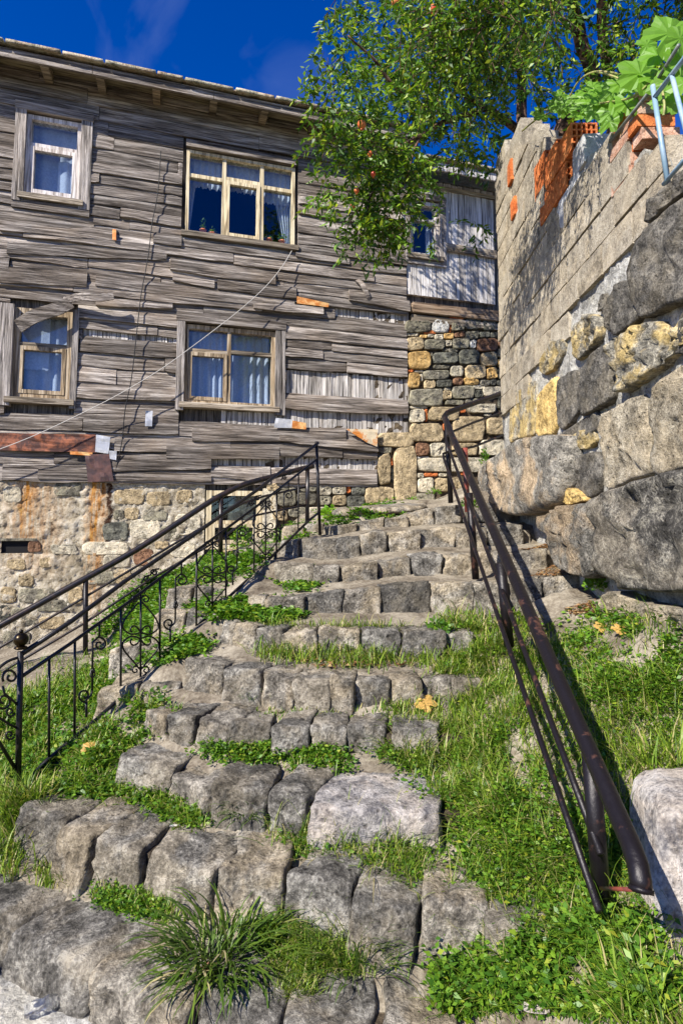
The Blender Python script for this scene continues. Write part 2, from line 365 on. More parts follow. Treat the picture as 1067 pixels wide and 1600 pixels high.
M['pipe'] = mk('painted_steel_pipe', (0.012, 0.011, 0.014), 0.34, 0.3, (0.035, 0.022, 0.018), 18, .1)
M['rustpipe'] = mk('worn_rusty_pipe', (0.009, 0.007, 0.009), 0.42, 0.3, (0.11, 0.05, 0.035), 13, .5, .4, .585, .68)
M['redpipe'] = mk('red_primed_pipe', (0.22, 0.05, 0.035), 0.45, 0.1, (0.05, 0.02, 0.02), 14, .2)
M['brass'] = mk('dark_brass', (0.035, 0.022, 0.008), 0.3, 0.8, (0.015, 0.012, 0.01), 30, .1)
M['bluepipe'] = mk('blue_grey_pipe', (0.20, 0.31, 0.40), 0.4, 0.1, (0.32, 0.41, 0.49), 8)
M['darkpipe'] = mk('grey_green_pipe', (0.10, 0.12, 0.12), 0.45, 0.2, (0.20, 0.21, 0.18), 20)
M['rust'] = mk('rusted_sheet', (0.06, 0.022, 0.015), 0.6, 0.25, (0.30, 0.10, 0.045), 7, .5)
M['brownsheet'] = mk('brown_sheet_metal', (0.075, 0.045, 0.042), 0.5, 0.4, (0.15, 0.075, 0.06), 7, .5)
M['zinc'] = mk('zinc_patch', (0.42, 0.43, 0.46), 0.45, 0.3, (0.58, 0.58, 0.58), 10, .2)
M['rustzinc'] = mk('half_rusted_sheet', (0.62, 0.52, 0.36), 0.55, 0.15, (0.55, 0.20, 0.04), 6, .3, .4, .47, .55)
M['rustorange'] = mk('orange_rust', (0.50, 0.17, 0.03), 0.7, 0.1, (0.66, 0.40, 0.16), 9, .3)
M['white_cable'] = NT('white_cable').done((0.45, 0.43, 0.40), 0.5)
M['black_cable'] = NT('black_cable').done((0.012, 0.012, 0.014), 0.5)
M['leaf'] = leaf_mat('pomegranate_leaf', [(0.0, (0.03, 0.075, 0.008)), (0.45, (0.06, 0.14, 0.011)), (0.78, (0.14, 0.26, 0.016)), (1.0, (0.32, 0.38, 0.02))], 0.3)
M['vine'] = leaf_mat('vine_leaf', [(0.0, (0.09, 0.20, 0.02)), (0.6, (0.15, 0.31, 0.03)), (1.0, (0.24, 0.38, 0.05))], 0.45)
M['grass'] = leaf_mat('grass_blade', [(0.0, (0.045, 0.095, 0.010)), (0.4, (0.13, 0.22, 0.018)), (0.76, (0.23, 0.31, 0.03)), (0.86, (0.30, 0.28, 0.09)), (1.0, (0.42, 0.35, 0.17))], 0.3)
M['tuft'] = leaf_mat('tuft_blade', [(0.0, (0.035, 0.075, 0.010)), (0.6, (0.08, 0.145, 0.018)), (0.86, (0.13, 0.19, 0.025)), (0.92, (0.40, 0.34, 0.17)), (1.0, (0.5, 0.43, 0.24))], 0.25)
M['weed'] = leaf_mat('weed_leaf', [(0.0, (0.035, 0.10, 0.010)), (0.5, (0.09, 0.20, 0.018)), (0.9, (0.16, 0.28, 0.022)), (1.0, (0.28, 0.30, 0.03))], 0.3)
M['lime'] = leaf_mat('lime_leaf', [(0.0, (0.10, 0.25, 0.01)), (1.0, (0.24, 0.40, 0.02))], 0.4)
M['straw'] = leaf_mat('dry_litter', [(0.0, (0.14, 0.06, 0.025)), (0.6, (0.27, 0.14, 0.06)), (1.0, (0.42, 0.30, 0.14))], 0.1)
M['yleaf'] = leaf_mat('fallen_leaf', [(0.0, (0.50, 0.28, 0.06)), (1.0, (0.55, 0.36, 0.12))], 0.3)
M['bark'] = mk('tree_bark', (0.035, 0.022, 0.017), 0.9, 0, (0.22, 0.13, 0.09), 16, .8, .2)
M['stemgreen'] = mk('vine_stem', (0.22, 0.26, 0.06), 0.6, 0, (0.30, 0.24, 0.10), 20)
M['fruit'] = mk('pomegranate_skin', (0.60, 0.20, 0.05), 0.4, 0, (0.58, 0.06, 0.03), 10, 0, .4)
M['terracotta'] = mk('terracotta', (0.45, 0.13, 0.06), 0.7, 0, (0.55, 0.19, 0.09), 20)
M['tile'] = stone_mat('mossy_roof_tile', (0.10, 0.09, 0.05), (0.40, 0.37, 0.27), (0.56, 0.53, 0.42), (0.40, 0.17, 0.08), 3, 0.3, .8, 30)
t = NT('window_glass')
gl = t.new('ShaderNodeBsdfGlossy'); gl.inputs['Roughness'].default_value = 0.02; gl.inputs['Color'].default_value = (0.9, 0.95, 1, 1)
tp = t.new('ShaderNodeBsdfTransparent'); tp.inputs['Color'].default_value = (0.82, 0.87, 0.92, 1)
fr = t.new('ShaderNodeLayerWeight'); fr.inputs['Blend'].default_value = .5
ms = t.new('ShaderNodeMixShader'); t.link(t.math('ADD', t.math('MULTIPLY', t.math('POWER', fr.outputs['Facing'], 3.0), .55), .045, True), ms.inputs[0])
t.link(tp.outputs[0], ms.inputs[1]); t.link(gl.outputs[0], ms.inputs[2]); t.link(ms.outputs[0], t.out.inputs[0]); M['glass'] = t.m
t = NT('net_curtain'); v = t.coords((1, 1, 1)); n = t.noise(v, 40, 3)
t.done(t.ramp(n, [(0.4, (0.62, 0.64, 0.70)), (0.6, (0.82, 0.83, 0.86))]), 0.9, None, 0.1)
tr = t.new('ShaderNodeBsdfTranslucent'); tr.inputs[0].default_value = (.7, .72, .78, 1); ms = t.new('ShaderNodeMixShader'); ms.inputs[0].default_value = .25
t.link(t.bsdf.outputs[0], ms.inputs[1]); t.link(tr.outputs[0], ms.inputs[2]); t.link(ms.outputs[0], t.out.inputs[0]); M['curtain'] = t.m
# ground: sandy mortar and soil
t = NT('sandy_soil'); v = t.coords(rnd=False); a = t.noise(v, 3, 8, .65, .4); b = t.noise(v, 45, 5, .7)
k = t.math('ADD', t.math('MULTIPLY', a, .6), t.math('MULTIPLY', b, .4))
c = t.ramp(k, [(.36, (.07, .055, .04)), (.46, (.155, .13, .098)), (.54, (.25, .218, .168)), (.66, (.38, .34, .27))])
M['soil'] = t.done(c, .95, t.bump(t.math('ADD', a, t.math('MULTIPLY', b, .5)), .9, .02), .1)
t = NT('earth_ground'); v = t.coords(rnd=False); a = t.noise(v, 1.2, 8, .65); M['earth'] = t.done(t.ramp(a, [(.4, (.12, .10, .06)), (.6, (.24, .20, .14))]), .95, None, .1)
# rough lime render with rust stains under the sheet-metal patches (house-local coordinates)
t = NT('lime_render'); tc = t.new('ShaderNodeTexCoord'); v = tc.outputs['Object']
a = t.noise(v, 7, 10, .74, .5); b = t.noise(v, 30, 8, .75); c2 = t.noise(v, 1.6, 8, .7, .5)
k = t.math('ADD', t.math('MULTIPLY', a, .55), t.math('MULTIPLY', b, .45))
c = t.ramp(k, [(.36, (.06, .048, .035)), (.44, (.29, .245, .17)), (.51, (.47, .415, .32)), (.61, (.66, .62, .53))])
c = t.mix(t.math('MULTIPLY', t.ramp(c2, [(.5, (0, 0, 0)), (.62, (1, 1, 1))]), .6), c, t.ramp(k, [(.35, (.10, .085, .06)), (.55, (.30, .25, .17)), (.7, (.44, .37, .26))]))
sx = t.new('ShaderNodeSeparateXYZ'); t.link(v, sx.inputs[0])
def stain(u, w, ztop, zbot, amt):
    d = t.math('ABSOLUTE', t.math('SUBTRACT', t.math('ADD', sx.outputs[0], t.math('MULTIPLY', t.math('SUBTRACT', a, .5), .35)), u))
    m = t.math('SUBTRACT', 1.0, t.math('DIVIDE', d, w), True)
    zz = t.math('DIVIDE', t.math('SUBTRACT', sx.outputs[2], zbot), ztop - zbot, True)
    return t.math('MULTIPLY', t.math('MULTIPLY', t.math('MULTIPLY', m, t.math('POWER', zz, .6)), t.math('ADD', .35, k)), amt, True)
u1 = F(40, 800)[0]; u2 = F(153, 800)[0]
for u, w, zt, zb, am in ((u1, .12, 2.3, 1.35, 1.9), (u2 - .02, .15, 2.3, .5, 2.0), (u1 + .1, .5, 1.35, .95, .6)):
    c = t.mix(t.math('MULTIPLY', stain(u, w, zt, zb, am), t.ramp(t.noise(t.coords((26, 1, 2.2), rnd=False), 1.0, 6, .7), [(.40, (.08, .08, .08)), (.56, (1, 1, 1))])), c, t.ramp(k, [(.38, (.16, .05, .012)), (.5, (.44, .19, .035)), (.6, (.56, .33, .10))]))
c = t.mix(stain(u2 + .14, .05, 2.3, .9, 2.2), c, (.05, .025, .015))
M['render'] = t.done(c, .95, t.bump(t.math('ADD', a, t.math('MULTIPLY', b, .6)), 1.0, .03), .1)

# ================================================================ GROUND AND STAIRCASE
ZS = {1: .17, 2: .37, 3: .53, 4: .68}
NOSE = {   # top front edge of every step: (pixel x, pixel y, level or depth)
 1: [(-90, 1380, 'z'), (0, 1436, 'z'), (112, 1512, 'z'), (292, 1567, 'z'), (400, 1600, 'z'), (560, 1612, 'z'), (720, 1640, 'z')],
 2: [(20, 1268, 'z'), (90, 1290, 'z'), (146, 1309, 'z'), (221, 1324, 'z'), (297, 1362, 'z'), (443, 1372, 'z'), (541, 1396, 'z'), (604, 1411, 'z'), (668, 1420, 'z'), (760, 1436, 'z'), (860, 1450, 'z')],
 3: [(184, 1181, 'z'), (262, 1200, 'z'), (322, 1226, 'z'), (420, 1233, 'z'), (487, 1248, 'z'), (560, 1264, 'z'), (639, 1270, 'z'), (690, 1262, 'z'), (800, 1270, 'z')],
 4: [(225, 1105, 'z'), (263, 1117, 'z'), (305, 1123, 'z'), (356, 1132, 'z'), (419, 1130, 'z'), (483, 1134, 'z'), (541, 1136, 'z'), (614, 1138, 'z'), (668, 1140, 'z'), (760, 1146, 'z')],
 5: [(283, 1030, 3.42), (354, 1040, 3.28), (411, 1050, 3.2), (461, 1055, 3.15), (514, 1059, 3.12), (552, 1063, 3.1), (613, 1065, 3.1), (690, 1060, 3.14), (760, 1062, 3.16)],
 6: [(338, 970, 3.72), (362, 972, 3.68), (403, 980, 3.58), (444, 984, 3.53), (564, 984, 3.5), (626, 985, 3.5), (690, 985, 3.52), (770, 985, 3.55)],
 7: [(388, 931, 3.95), (411, 931, 3.93), (481, 931, 3.92), (531, 925, 3.94), (597, 918, 3.98), (671, 912, 4.02), (737, 912, 4.06), (830, 905, 4.12), (915, 897, 4.15)],
 8: [(430, 881, 4.36), (490, 886, 4.34), (531, 886, 4.34), (589, 877, 4.38), (642, 869, 4.42), (688, 865, 4.46), (737, 865, 4.5), (800, 862, 4.54), (880, 856, 4.58)],
 9: [(434, 848, 4.84), (490, 842, 4.82), (527, 844, 4.8), (564, 836, 4.84), (605, 830, 4.88), (655, 828, 4.92), (712, 824, 4.96), (770, 822, 5.0), (830, 820, 5.05)],
 10: [(505, 820, 5.3), (556, 817, 5.3), (601, 809, 5.34), (634, 805, 5.38), (679, 793, 5.42), (716, 789, 5.46), (800, 783, 5.52)],
}
BRK = {1: [-90, 20, 137, 297, 432, 590, 720], 2: [22, 92, 144, 222, 328, 440, 547, 650, 770, 860],
       3: [184, 265, 325, 422, 482, 690], 4: [226, 263, 305, 354, 425, 483, 541, 608, 690], 5: [284, 346, 411, 461, 514, 553, 613, 662, 705, 755],
       6: [338, 364, 402, 442, 497, 565, 626, 690, 745], 7: [389, 411, 481, 535, 597, 672, 737, 792, 850, 912],
       8: [432, 488, 532, 590, 645, 688, 740, 795, 850], 9: [436, 470, 528, 564, 605, 655, 712, 762, 815], 10: [507, 556, 601, 636, 680, 722, 775]}
def npt(q, lvl):
    return PZ(q[0], q[1], ZS[lvl]) if q[2] == 'z' else P(*q)
NP3 = {i: [npt(q, i) for q in l] for i, l in NOSE.items()}
def nose_at(i, x):                                       # 3D point on the nose of step i at pixel column x
    l = NOSE[i]
    for a in range(len(l) - 1):
        if x <= l[a + 1][0] or a == len(l) - 2:
            t = (x - l[a][0]) / (l[a + 1][0] - l[a][0]); return NP3[i][a].lerp(NP3[i][a + 1], t)

GX0, GX1, GY0, GY1, GS = -4.6, 2.3, 0.6, 9.3, 0.03
gx = np.arange(GX0, GX1, GS); gy = np.arange(GY0, GY1, GS); XX, YY = np.meshgrid(gx, gy)
CTRL = [PZ(60, 1575, 0), PZ(-60, 1500, .02), (-2.2, 2.0, .12), (-1.2, 1.2, 0), (0, 1.2, 0), (1.2, 1.2, .05), (-3.5, 2.5, .1), (-3, 1, 0), (2, 1, .1), (2.2, 2.0, .5),
        P(60, 1080, 4.6), P(-40, 1100, 4.6), P(20, 1180, 3.5), P(90, 1150, 3.5), P(-60, 1240, 3.0), P(134, 1022, 5.5), P(60, 1036, 5.9), P(-60, 1050, 5.8),
        (-4.2, 5.5, .2), (-4.4, 3.8, .15), (-4.5, 7, .1), (-3.5, 7.4, .15), (-2.4, 7.7, .75), P(345, 868, 6.2), P(365, 862, 7.7), P(240, 905, 6.1), P(300, 893, 6.2), P(479, 818, 6.6), P(420, 838, 7.6),
        P(500, 800, 7.9), P(560, 800, 6.0), P(640, 781, 8.5), P(600, 793, 7.0), P(700, 786, 6.2), P(760, 775, 6.6), P(780, 760, 8.4), (1.6, 6.3, 2.02), (2.2, 8.5, 2.25),
        P(950, 940, 3.6), P(1000, 948, 3.2), P(1060, 965, 2.8), P(1040, 1190, 2.25), P(935, 1440, 1.88), P(850, 1300, 2.18), P(850, 1100, 2.8), P(900, 1000, 3.3), P(760, 1505, 1.9), P(900, 1585, 1.8),
        P(1000, 1500, 1.75), P(1060, 1350, 1.95), P(790, 1200, 2.45), P(1060, 1560, 1.6), P(900, 1200, 2.45), P(980, 1050, 2.7), P(760, 1000, 3.45), P(850, 900, 4.2), P(840, 850, 4.8)]
for i in NP3:
    for q in NP3[i][::2]: CTRL.append((q.x, q.y + .12, q.z - .06))
CTRL = np.array([tuple(c) for c in CTRL])
num = np.zeros_like(XX); den = np.zeros_like(XX)
for c in CTRL:
    w = 1 / (((XX - c[0]) ** 2 + (YY - c[1]) ** 2) + .004) ** 1.7; num += w * c[2]; den += w
ZSM = num / den
prevY = None; ZST = np.zeros_like(XX) + 0.0
YN, ZN = {}, {}
for i in sorted(NP3):
    xs = [p.x for p in NP3[i]]; o = np.argsort(xs); xs = np.array(xs)[o]
    YN[i] = np.interp(gx, xs, np.array([p.y for p in NP3[i]])[o]); ZN[i] = np.interp(gx, xs, np.array([p.z for p in NP3[i]])[o])
    if i > 1: YN[i] = np.maximum(YN[i], YN[i - 1] + .2)
for i in sorted(NP3):
    yi = YN[i][None, :]; zi = ZN[i][None, :]
    nxt = (YN[i + 1] if i + 1 in YN else YN[i] + .8)[None, :]
    f = np.clip((YY - yi) / np.maximum(nxt - yi, .1), 0, 1)
    ramp = np.clip((YY - yi - .07) / .06, 0, 1)
    ZST = np.where(YY > yi + .07, ZST * (1 - ramp) + (zi + ((-.05 + f ** 3 * .075) if i <= 4 else (-.024 + f * .055))) * ramp, ZST)
ZST = np.where(YY > YN[10][None, :] + .5, ZSM, ZST)
def sstep(a, b, x):
    t = np.clip((x - a) / (b - a), 0, 1); return t * t * (3 - 2 * t)
xr = np.interp(gy, [1.5, 1.9, 2.3, 2.9, 3.4, 3.8, 4.1, 9], [.55, .42, .42, .52, .66, .85, 1.9, 1.9])[:, None]
xl = np.interp(gy, [1.0, 2.0, 2.8, 3.0, 3.4, 4.0, 4.4, 4.8, 5.3, 9], [-1.6, -1.6, -1.5, -1.15, -1.0, -.72, -.55, -.5, -.28, -.28])[:, None]
wst = (1 - sstep(xr - .05, xr + .22, XX)) * sstep(xl - .2, xl + .02, XX)
ZG = ZSM * (1 - wst) + ZST * wst
nzv = np.array([noise.fractal(Vector((x * 7, y * 7, 0)), 1, 2, 4) for y in gy for x in gx]).reshape(XX.shape)
ZG = ZG + nzv * .012
def ground_z(x, y):
    ix = np.clip(((np.asarray(x) - GX0) / GS), 0, len(gx) - 1.001); iy = np.clip(((np.asarray(y) - GY0) / GS), 0, len(gy) - 1.001)
    i0 = ix.astype(int); j0 = iy.astype(int); fx = ix - i0; fy = iy - j0
    return (ZG[j0, i0] * (1-fx) * (1-fy) + ZG[j0, i0+1] * fx * (1-fy) + ZG[j0+1, i0] * (1-fx) * fy + ZG[j0+1, i0+1] * fx * fy)
ny_, nx_ = XX.shape
idx = np.arange(ny_ * nx_).reshape(ny_, nx_)
Q = np.stack([idx[:-1, :-1].ravel(), idx[:-1, 1:].ravel(), idx[1:, 1:].ravel(), idx[1:, :-1].ravel()], 1)
bulk('sloping_ground', np.stack([XX.ravel(), YY.ravel(), ZG.ravel()], 1), Q, M['soil'], smooth=True, kind='structure')
def big_ground():
    V = [(-400, -400, -.12), (400, -400, -.12), (400, 400, -.12), (-400, 400, -.12)]
    return V, [(0, 1, 2, 3)]
obj('ground', *big_ground(), M['earth'], kind='structure')
_tv = []; _ty = [-2, .9, 2.6, 3.0, 3.6, 4.2, 4.8, 5.6, 6.45]; _tz = [1.9, 2.2, 2.75, 3.2, 3.7, 4.0, 4.15, 4.3, 4.3]
for a_, b_ in zip(_ty, _tz): _tv += [(2.1, a_, -.1), (2.1, a_, b_), (14, a_, b_ + .1), (14, a_, -.1)]
obj('upper_terrace', _tv, [(i*4 + k, i*4 + 4 + k, i*4 + 4 + (k+1) % 4, i*4 + (k+1) % 4) for i in range(len(_ty) - 1) for k in range(4)] + [(0, 1, 2, 3), (35, 34, 33, 32)], M['earth'], kind='structure')
def hit_ground(px, py):              # rays through pixels onto the sloping ground (numpy)
    px = np.asarray(px, float); py = np.asarray(py, float)
    a = (px - PPX) / FOC; b = (PPY - py) / FOC
    ry = math.cos(TILT) - b * math.sin(TILT); rz = math.sin(TILT) + b * math.cos(TILT)
    res = np.full(len(px), np.nan)
    for d in np.arange(1.2, 9.0, .02):
        z = EYE + rz / ry * d; x = a / ry * d
        h = np.isnan(res) & (z <= ground_z(x, np.full_like(x, d)))
        res[h] = d
    return a / ry * res, res

stairs = empty('stone_staircase', (0, 3.0, 0), label='worn grey stone staircase with grass-grown treads climbing to the wooden house', cat='staircase')
def step_stones(i, parent, brk, pts_at, depth, riser, mats, seed, prefix_mortar=True):
    for k in range(len(brk) - 1):
        xa, xb = brk[k], brk[k + 1]
        A, B = pts_at(xa), pts_at(xb); g = -.002 + .004 * random.random()
        d = (B - A); d.z = 0; L = d.length; d.normalize(); nrm = Vector((-d.y, d.x, 0))
        if nrm.y < 0: nrm = -nrm
        A = A + d * g; B = B - d * g
        dp = depth * random.uniform(.85, 1.1); rz = riser * random.uniform(1.0, 1.12)
        la = random.uniform(-.015, .015); lb = random.uniform(-.015, .015); back = random.uniform(-.01, .015)
        out = .05 if (i == 3 and k == 4) else random.uniform(-.03, .03)
        j = lambda s=.016: Vector((random.uniform(-s, s), random.uniform(-s, s), random.uniform(-s, s) * .6))
        f0 = -nrm * out
        c8 = [A + f0 - nrm * .03 + Vector((0, 0, -rz)) + j(), B + f0 - nrm * .03 + Vector((0, 0, -rz)) + j(),
              A + nrm * dp + Vector((0, 0, -rz)), B + nrm * dp + Vector((0, 0, -rz)),
              A + f0 + Vector((0, 0, la)) + j(), B + f0 + Vector((0, 0, lb)) + j(), A + nrm * dp + Vector((0, 0, back)) + j(), B + nrm * dp + Vector((0, 0, back)) + j()]
        near = i <= 4
        nx = max(6, min(28, int(L / (.013 if near else .02)))); res = (nx, 16 if near else 9, 15 if near else 11)
        mat = mats(k) if callable(mats) else mats
        V, Fc = stone_block(c8, res, random.uniform(13, 22) if near else random.uniform(18, 30), .014 if near else .015, 8, seed + k * 1.7)
        obj_p('stone', V, Fc, M[mat], parent, smooth=True)
RIS = {1: .24, 2: .24, 3: .20, 4: .17, 5: .20, 6: .20, 7: .22, 8: .22, 9: .20, 10: .18}
DEP = {1: .44, 2: .36, 3: .34, 4: .30, 5: .22, 6: .17, 7: .16, 8: .16, 9: .16, 10: .16}
for i in sorted(NP3):
    l = NP3[i]; pts = [p + Vector((0, .05, -.045)) for p in l]
    Vv, Ff = [], []
    for p in pts:                       # mortar bed the stones of the step sit in
        Vv += [p + Vector((0, 0, -RIS[i] * .95)), p, p + Vector((0, .16, .005)), p + Vector((0, .16, -RIS[i]))]
    for a in range(len(pts) - 1):
        for q in range(4): Ff.append((a*4 + q, a*4 + (q+1) % 4, a*4 + 4 + (q+1) % 4, a*4 + 4 + q))
    l0 = stairs.location
    st = obj_p('step', Vv, Ff, M['soil' if i >= 5 else 'dmortar'], stairs)
    def at(x, i=i): return nose_at(i, x)
    def mats(k, i=i):
        if i == 3 and k == 4: return 'step_white'
        if i == 7 and k == 4: return 'basalt'
        if i <= 2: return 'step_grey' if (k + i) % 3 else 'step'
        return 'step' if random.random() < .55 else 'step_grey'
    for o_ in (0,):
        class _P: pass
    # stones are children of the step: vertices relative to the staircase base
    step_stones(i, stairs, BRK[i], at, DEP[i], RIS[i], mats, i * 11.0)
    for o in [c for c in stairs.children if c.name.startswith('stone')]:
        if o.parent is stairs: o.parent = st
# rough continuation of the steps beyond the wrought iron railing
LEFTP = [('z', [(150, 1078), (215, 1068), (280, 1066)], 3.45, .16, ['step', 'step_grey']),
         ('d', [(172, 1016), (222, 1008), (276, 1010)], 4.0, .24, ['step', 'step']),
         ('d', [(140, 1030), (175, 1024)], 4.9, .2, ['step']),
         ('d', [(240, 960), (290, 957), (336, 962)], 4.05, .2, ['step', 'step_grey']),
         ('d', [(330, 958), (362, 965)], 3.85, .18, ['step']),
         ('d', [(262, 920), (300, 918), (330, 920), (368, 922)], 4.45, .16, ['step', 'step_grey', 'step']),
         ('d', [(330, 934), (390, 940)], 4.2, .12, ['step']),
         ('d', [(384, 880), (412, 877), (436, 878)], 4.6, .16, ['step', 'step']),
         ('d', [(342, 862), (372, 858), (388, 858)], 6.2, .16, ['r_tan', 'r_grey']),
         ('d', [(396, 860), (436, 850)], 5.2, .18, ['step']),
         ('d', [(440, 826), (476, 818), (505, 816)], 5.4, .2, ['step', 'step']),
         ('d', [(65, 1082), (110, 1060), (150, 1042)], 5.0, .2, ['step', 'step_grey']),
         ('d', [(110, 1138), (160, 1128)], 3.6, .12, ['step_grey'])]
obl = [P(x, y, d) for _, l, d, r, m in LEFTP for x, y in l[:1]]
Vv, Ff = [], []
for a, (_, l, d, r, m) in enumerate(LEFTP):
    A, B = P(*l[0], d) + Vector((0, .12, -.06)), P(*l[-1], d) + Vector((0, .12, -.06))
    v, f = box(min(A.x, B.x), max(A.x, B.x), A.y, A.y + .15, min(A.z, B.z) - r, min(A.z, B.z) - .02)
    Vv, Ff = join((Vv, Ff), (v, f))
lst = obj_p('step', Vv, Ff, M['soil'], stairs)
for a, (_, l, d, r, m) in enumerate(LEFTP):
    def at(x, l=l, d=d):
        xs = [q[0] for q in l]; ys = [q[1] for q in l]; y = float(np.interp(x, xs, ys)); return P(x, y, d)
    step_stones(5, stairs, [q[0] for q in l], at, .34, r * 1.1, lambda k, m=m: m[k % len(m)], 300 + a * 5.0)
for o in list(stairs.children):
    if o.name.startswith('stone'): o.parent = lst
# landing slab edge by the house corner
st = obj_p('step', *stone_block([P(520, 812, 5.75), P(668, 800, 5.9), P(520, 806, 6.4), P(668, 788, 6.6), P(520, 796, 5.75), P(668, 789, 5.9), P(520, 792, 6.4), P(668, 783, 6.6)], (14, 6, 3), 6, .02, 6, 3.3), M['step'], stairs, smooth=True)
# pale concrete apron bottom left
obj('concrete_apron', *stone_block([PZ(-160, 1750, -.1), PZ(330, 1750, -.1), PZ(-120, 1500, -.1), PZ(150, 1540, -.1), PZ(-160, 1750, .02), PZ(330, 1750, .02), PZ(-120, 1500, .03), PZ(150, 1540, .03)], (14, 12, 2), 10, .006, 5, 8), M['wmortar'], smooth=True, kind='structure')

# boulders on the right of the steps
def boulder(name, pts, d0, depth, mat, label, seed, res=(10, 8, 12), amp=.022, cat='boulder'):
    (x0, y0), (x1, y1), (x2, y2), (x3, y3) = pts       # bl br tr tl in pixels
    bl, br, tr, tl = P(x0, y0, d0), P(x1, y1, d0 * .98), P(x2, y2, d0 * 1.06), P(x3, y3, d0 * 1.06)
    b = Vector((0.05, depth, -.02))
    o = obj(name, *stone_block([bl, br, bl + b, br + b, tl, tr, tl + b, tr + b], res, 8, amp, 5, seed), M[mat], smooth=True, origin=(bl + br) / 2, label=label, cat=cat)
    return o
boulder('boulder', [(1012, 1520), (1150, 1560), (1150, 1240), (1034, 1268)], 1.76, .3, 'step_white', 'tall pale grey boulder at the bottom right beside the handrail end', 21)
boulder('boulder', [(990, 1265), (1120, 1290), (1120, 1150), (1020, 1165)], 2.35, .3, 'step_grey', 'half buried grey boulder in the grass above the tall pale boulder', 22)
for (pp_, d, s, lb) in (([(465 + 350, 1495), (880, 1500), (870, 1448), (800, 1452)], 1.93, 31, 'small pale stone poking through weeds below the handrail, upper of two'),
                        ([(810, 1590), (862, 1592), (858, 1540), (816, 1538)], 1.8, 32, 'small pale stone among weeds at the bottom edge, lower of two')):
    boulder('stone_lump', pp_, d, .12, 'step_white', lb, s, (6, 5, 5), .015, 'stone')

# ================================================================ WOODEN HOUSE
HA = math.atan(FS)
house = empty('wooden_house', (0, FD, 0), HA, label='old weathered wooden house with grey plank cladding on a rubble stone base', cat='house')
def hobj(name, V, Fc, mat, parent=None, **k): return obj(name, V, Fc, mat, parent or house, **k)
Z_EAVE = 7.47
# openings: pixel corners -> u0 u1 z0 z1
def rect(x0, y0, x1, y1):
    a, b = F((x0), (y0)), F(x1, y1); ym = (y0 + y1) / 2; xm = (x0 + x1) / 2
    return F(x0, ym)[0], F(x1, ym)[0], F(xm, y1)[2], F(xm, y0)[2]
OPEN = {'w1': (-4.33, -3.65, 5.93, 7.06), 'w2': (-2.29, -.73, 5.72, 6.96), 'w3': (-4.36, -3.66, 3.24, 4.43), 'w4': (-2.26, -.99, 3.30, 4.42),
        'w5': (1.10, 1.62, 5.86, 6.78), 'w6': (-1.92, -1.16, 1.32, 2.12)}
UL, UR, UC = -6.5, 3.2, 1.06
# masonry core behind everything, with real openings
us = sorted({UL, UR} | {v for o in OPEN.values() for v in o[:2]}); zs = sorted({-.2, 7.2} | {v for o in OPEN.values() for v in o[2:]})
Vv, Ff = [], []
for a in range(len(us) - 1):
    for b in range(len(zs) - 1):
        cu, cz = (us[a] + us[a+1]) / 2, (zs[b] + zs[b+1]) / 2
        if any(o[0] < cu < o[1] and o[2] < cz < o[3] for o in OPEN.values()): continue
        Vv, Ff = join((Vv, Ff), box(us[a], us[a+1], .03, .16, zs[b], zs[b+1]))
Vv, Ff = join((Vv, Ff), box(UL, 1.15, .03, .16, 7.2, 7.66)); hobj('wall_core', Vv, Ff, M['sheath'])
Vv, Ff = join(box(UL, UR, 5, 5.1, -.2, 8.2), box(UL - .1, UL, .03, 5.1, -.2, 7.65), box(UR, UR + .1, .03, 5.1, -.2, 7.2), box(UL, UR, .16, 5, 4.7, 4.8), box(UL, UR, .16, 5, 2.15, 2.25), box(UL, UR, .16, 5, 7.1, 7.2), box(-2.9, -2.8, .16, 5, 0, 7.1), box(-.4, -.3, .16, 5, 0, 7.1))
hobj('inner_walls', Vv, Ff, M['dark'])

def plank(u0, u1, z0a, z1a, z0b, z1b, th=.03, seed=0.0, wav=.010, sag=0.0, w0=0.0, bow=0.0, name='plank', mat='plank', chip=True, up=0.0):
    n = max(4, min(18, int((u1 - u0) / .14))); V, Fc = [], []
    for i in range(n + 1):
        t = i / n; u = u0 + (u1 - u0) * t
        zb = z0a + (z0b - z0a) * t; zt = z1a + (z1b - z1a) * t
        zb += noise.noise(Vector((u * 2.2, seed, 0))) * wav + noise.noise(Vector((u * 9, seed, 3))) * wav * .45 - sag * 4 * t * (1 - t)
        zt += noise.noise(Vector((u * 2.2, seed, 7))) * wav * .7 - sag * 4 * t * (1 - t)
        if chip and i in (0, n): zb += abs(noise.noise(Vector((seed, i, 5)))) * .02
        w = w0 + noise.noise(Vector((u * 1.3, seed, 11))) * .008 + bow * 4 * t * (1 - t) + up * t * t
        uu = u + (noise.noise(Vector((seed, i * 3, 2))) * .012 if i in (0, n) else 0)
        V += [(uu, -(w + th), zb), (uu, -(w + th * .96), zb + (zt - zb) * .5), (uu, -(w + th * .22), zt), (u, .02 - w, zt), (u, .005 - w, zb)]
    for i in range(n):
        for k in range(5): Fc.append((i*5 + k, i*5 + 5 + k, i*5 + 5 + (k+1) % 5, i*5 + (k+1) % 5))
    Fc.append((0, 1, 2, 3, 4)); Fc.append(tuple(n*5 + k for k in (4, 3, 2, 1, 0)))
    return hobj(name, V, Fc, M[mat])

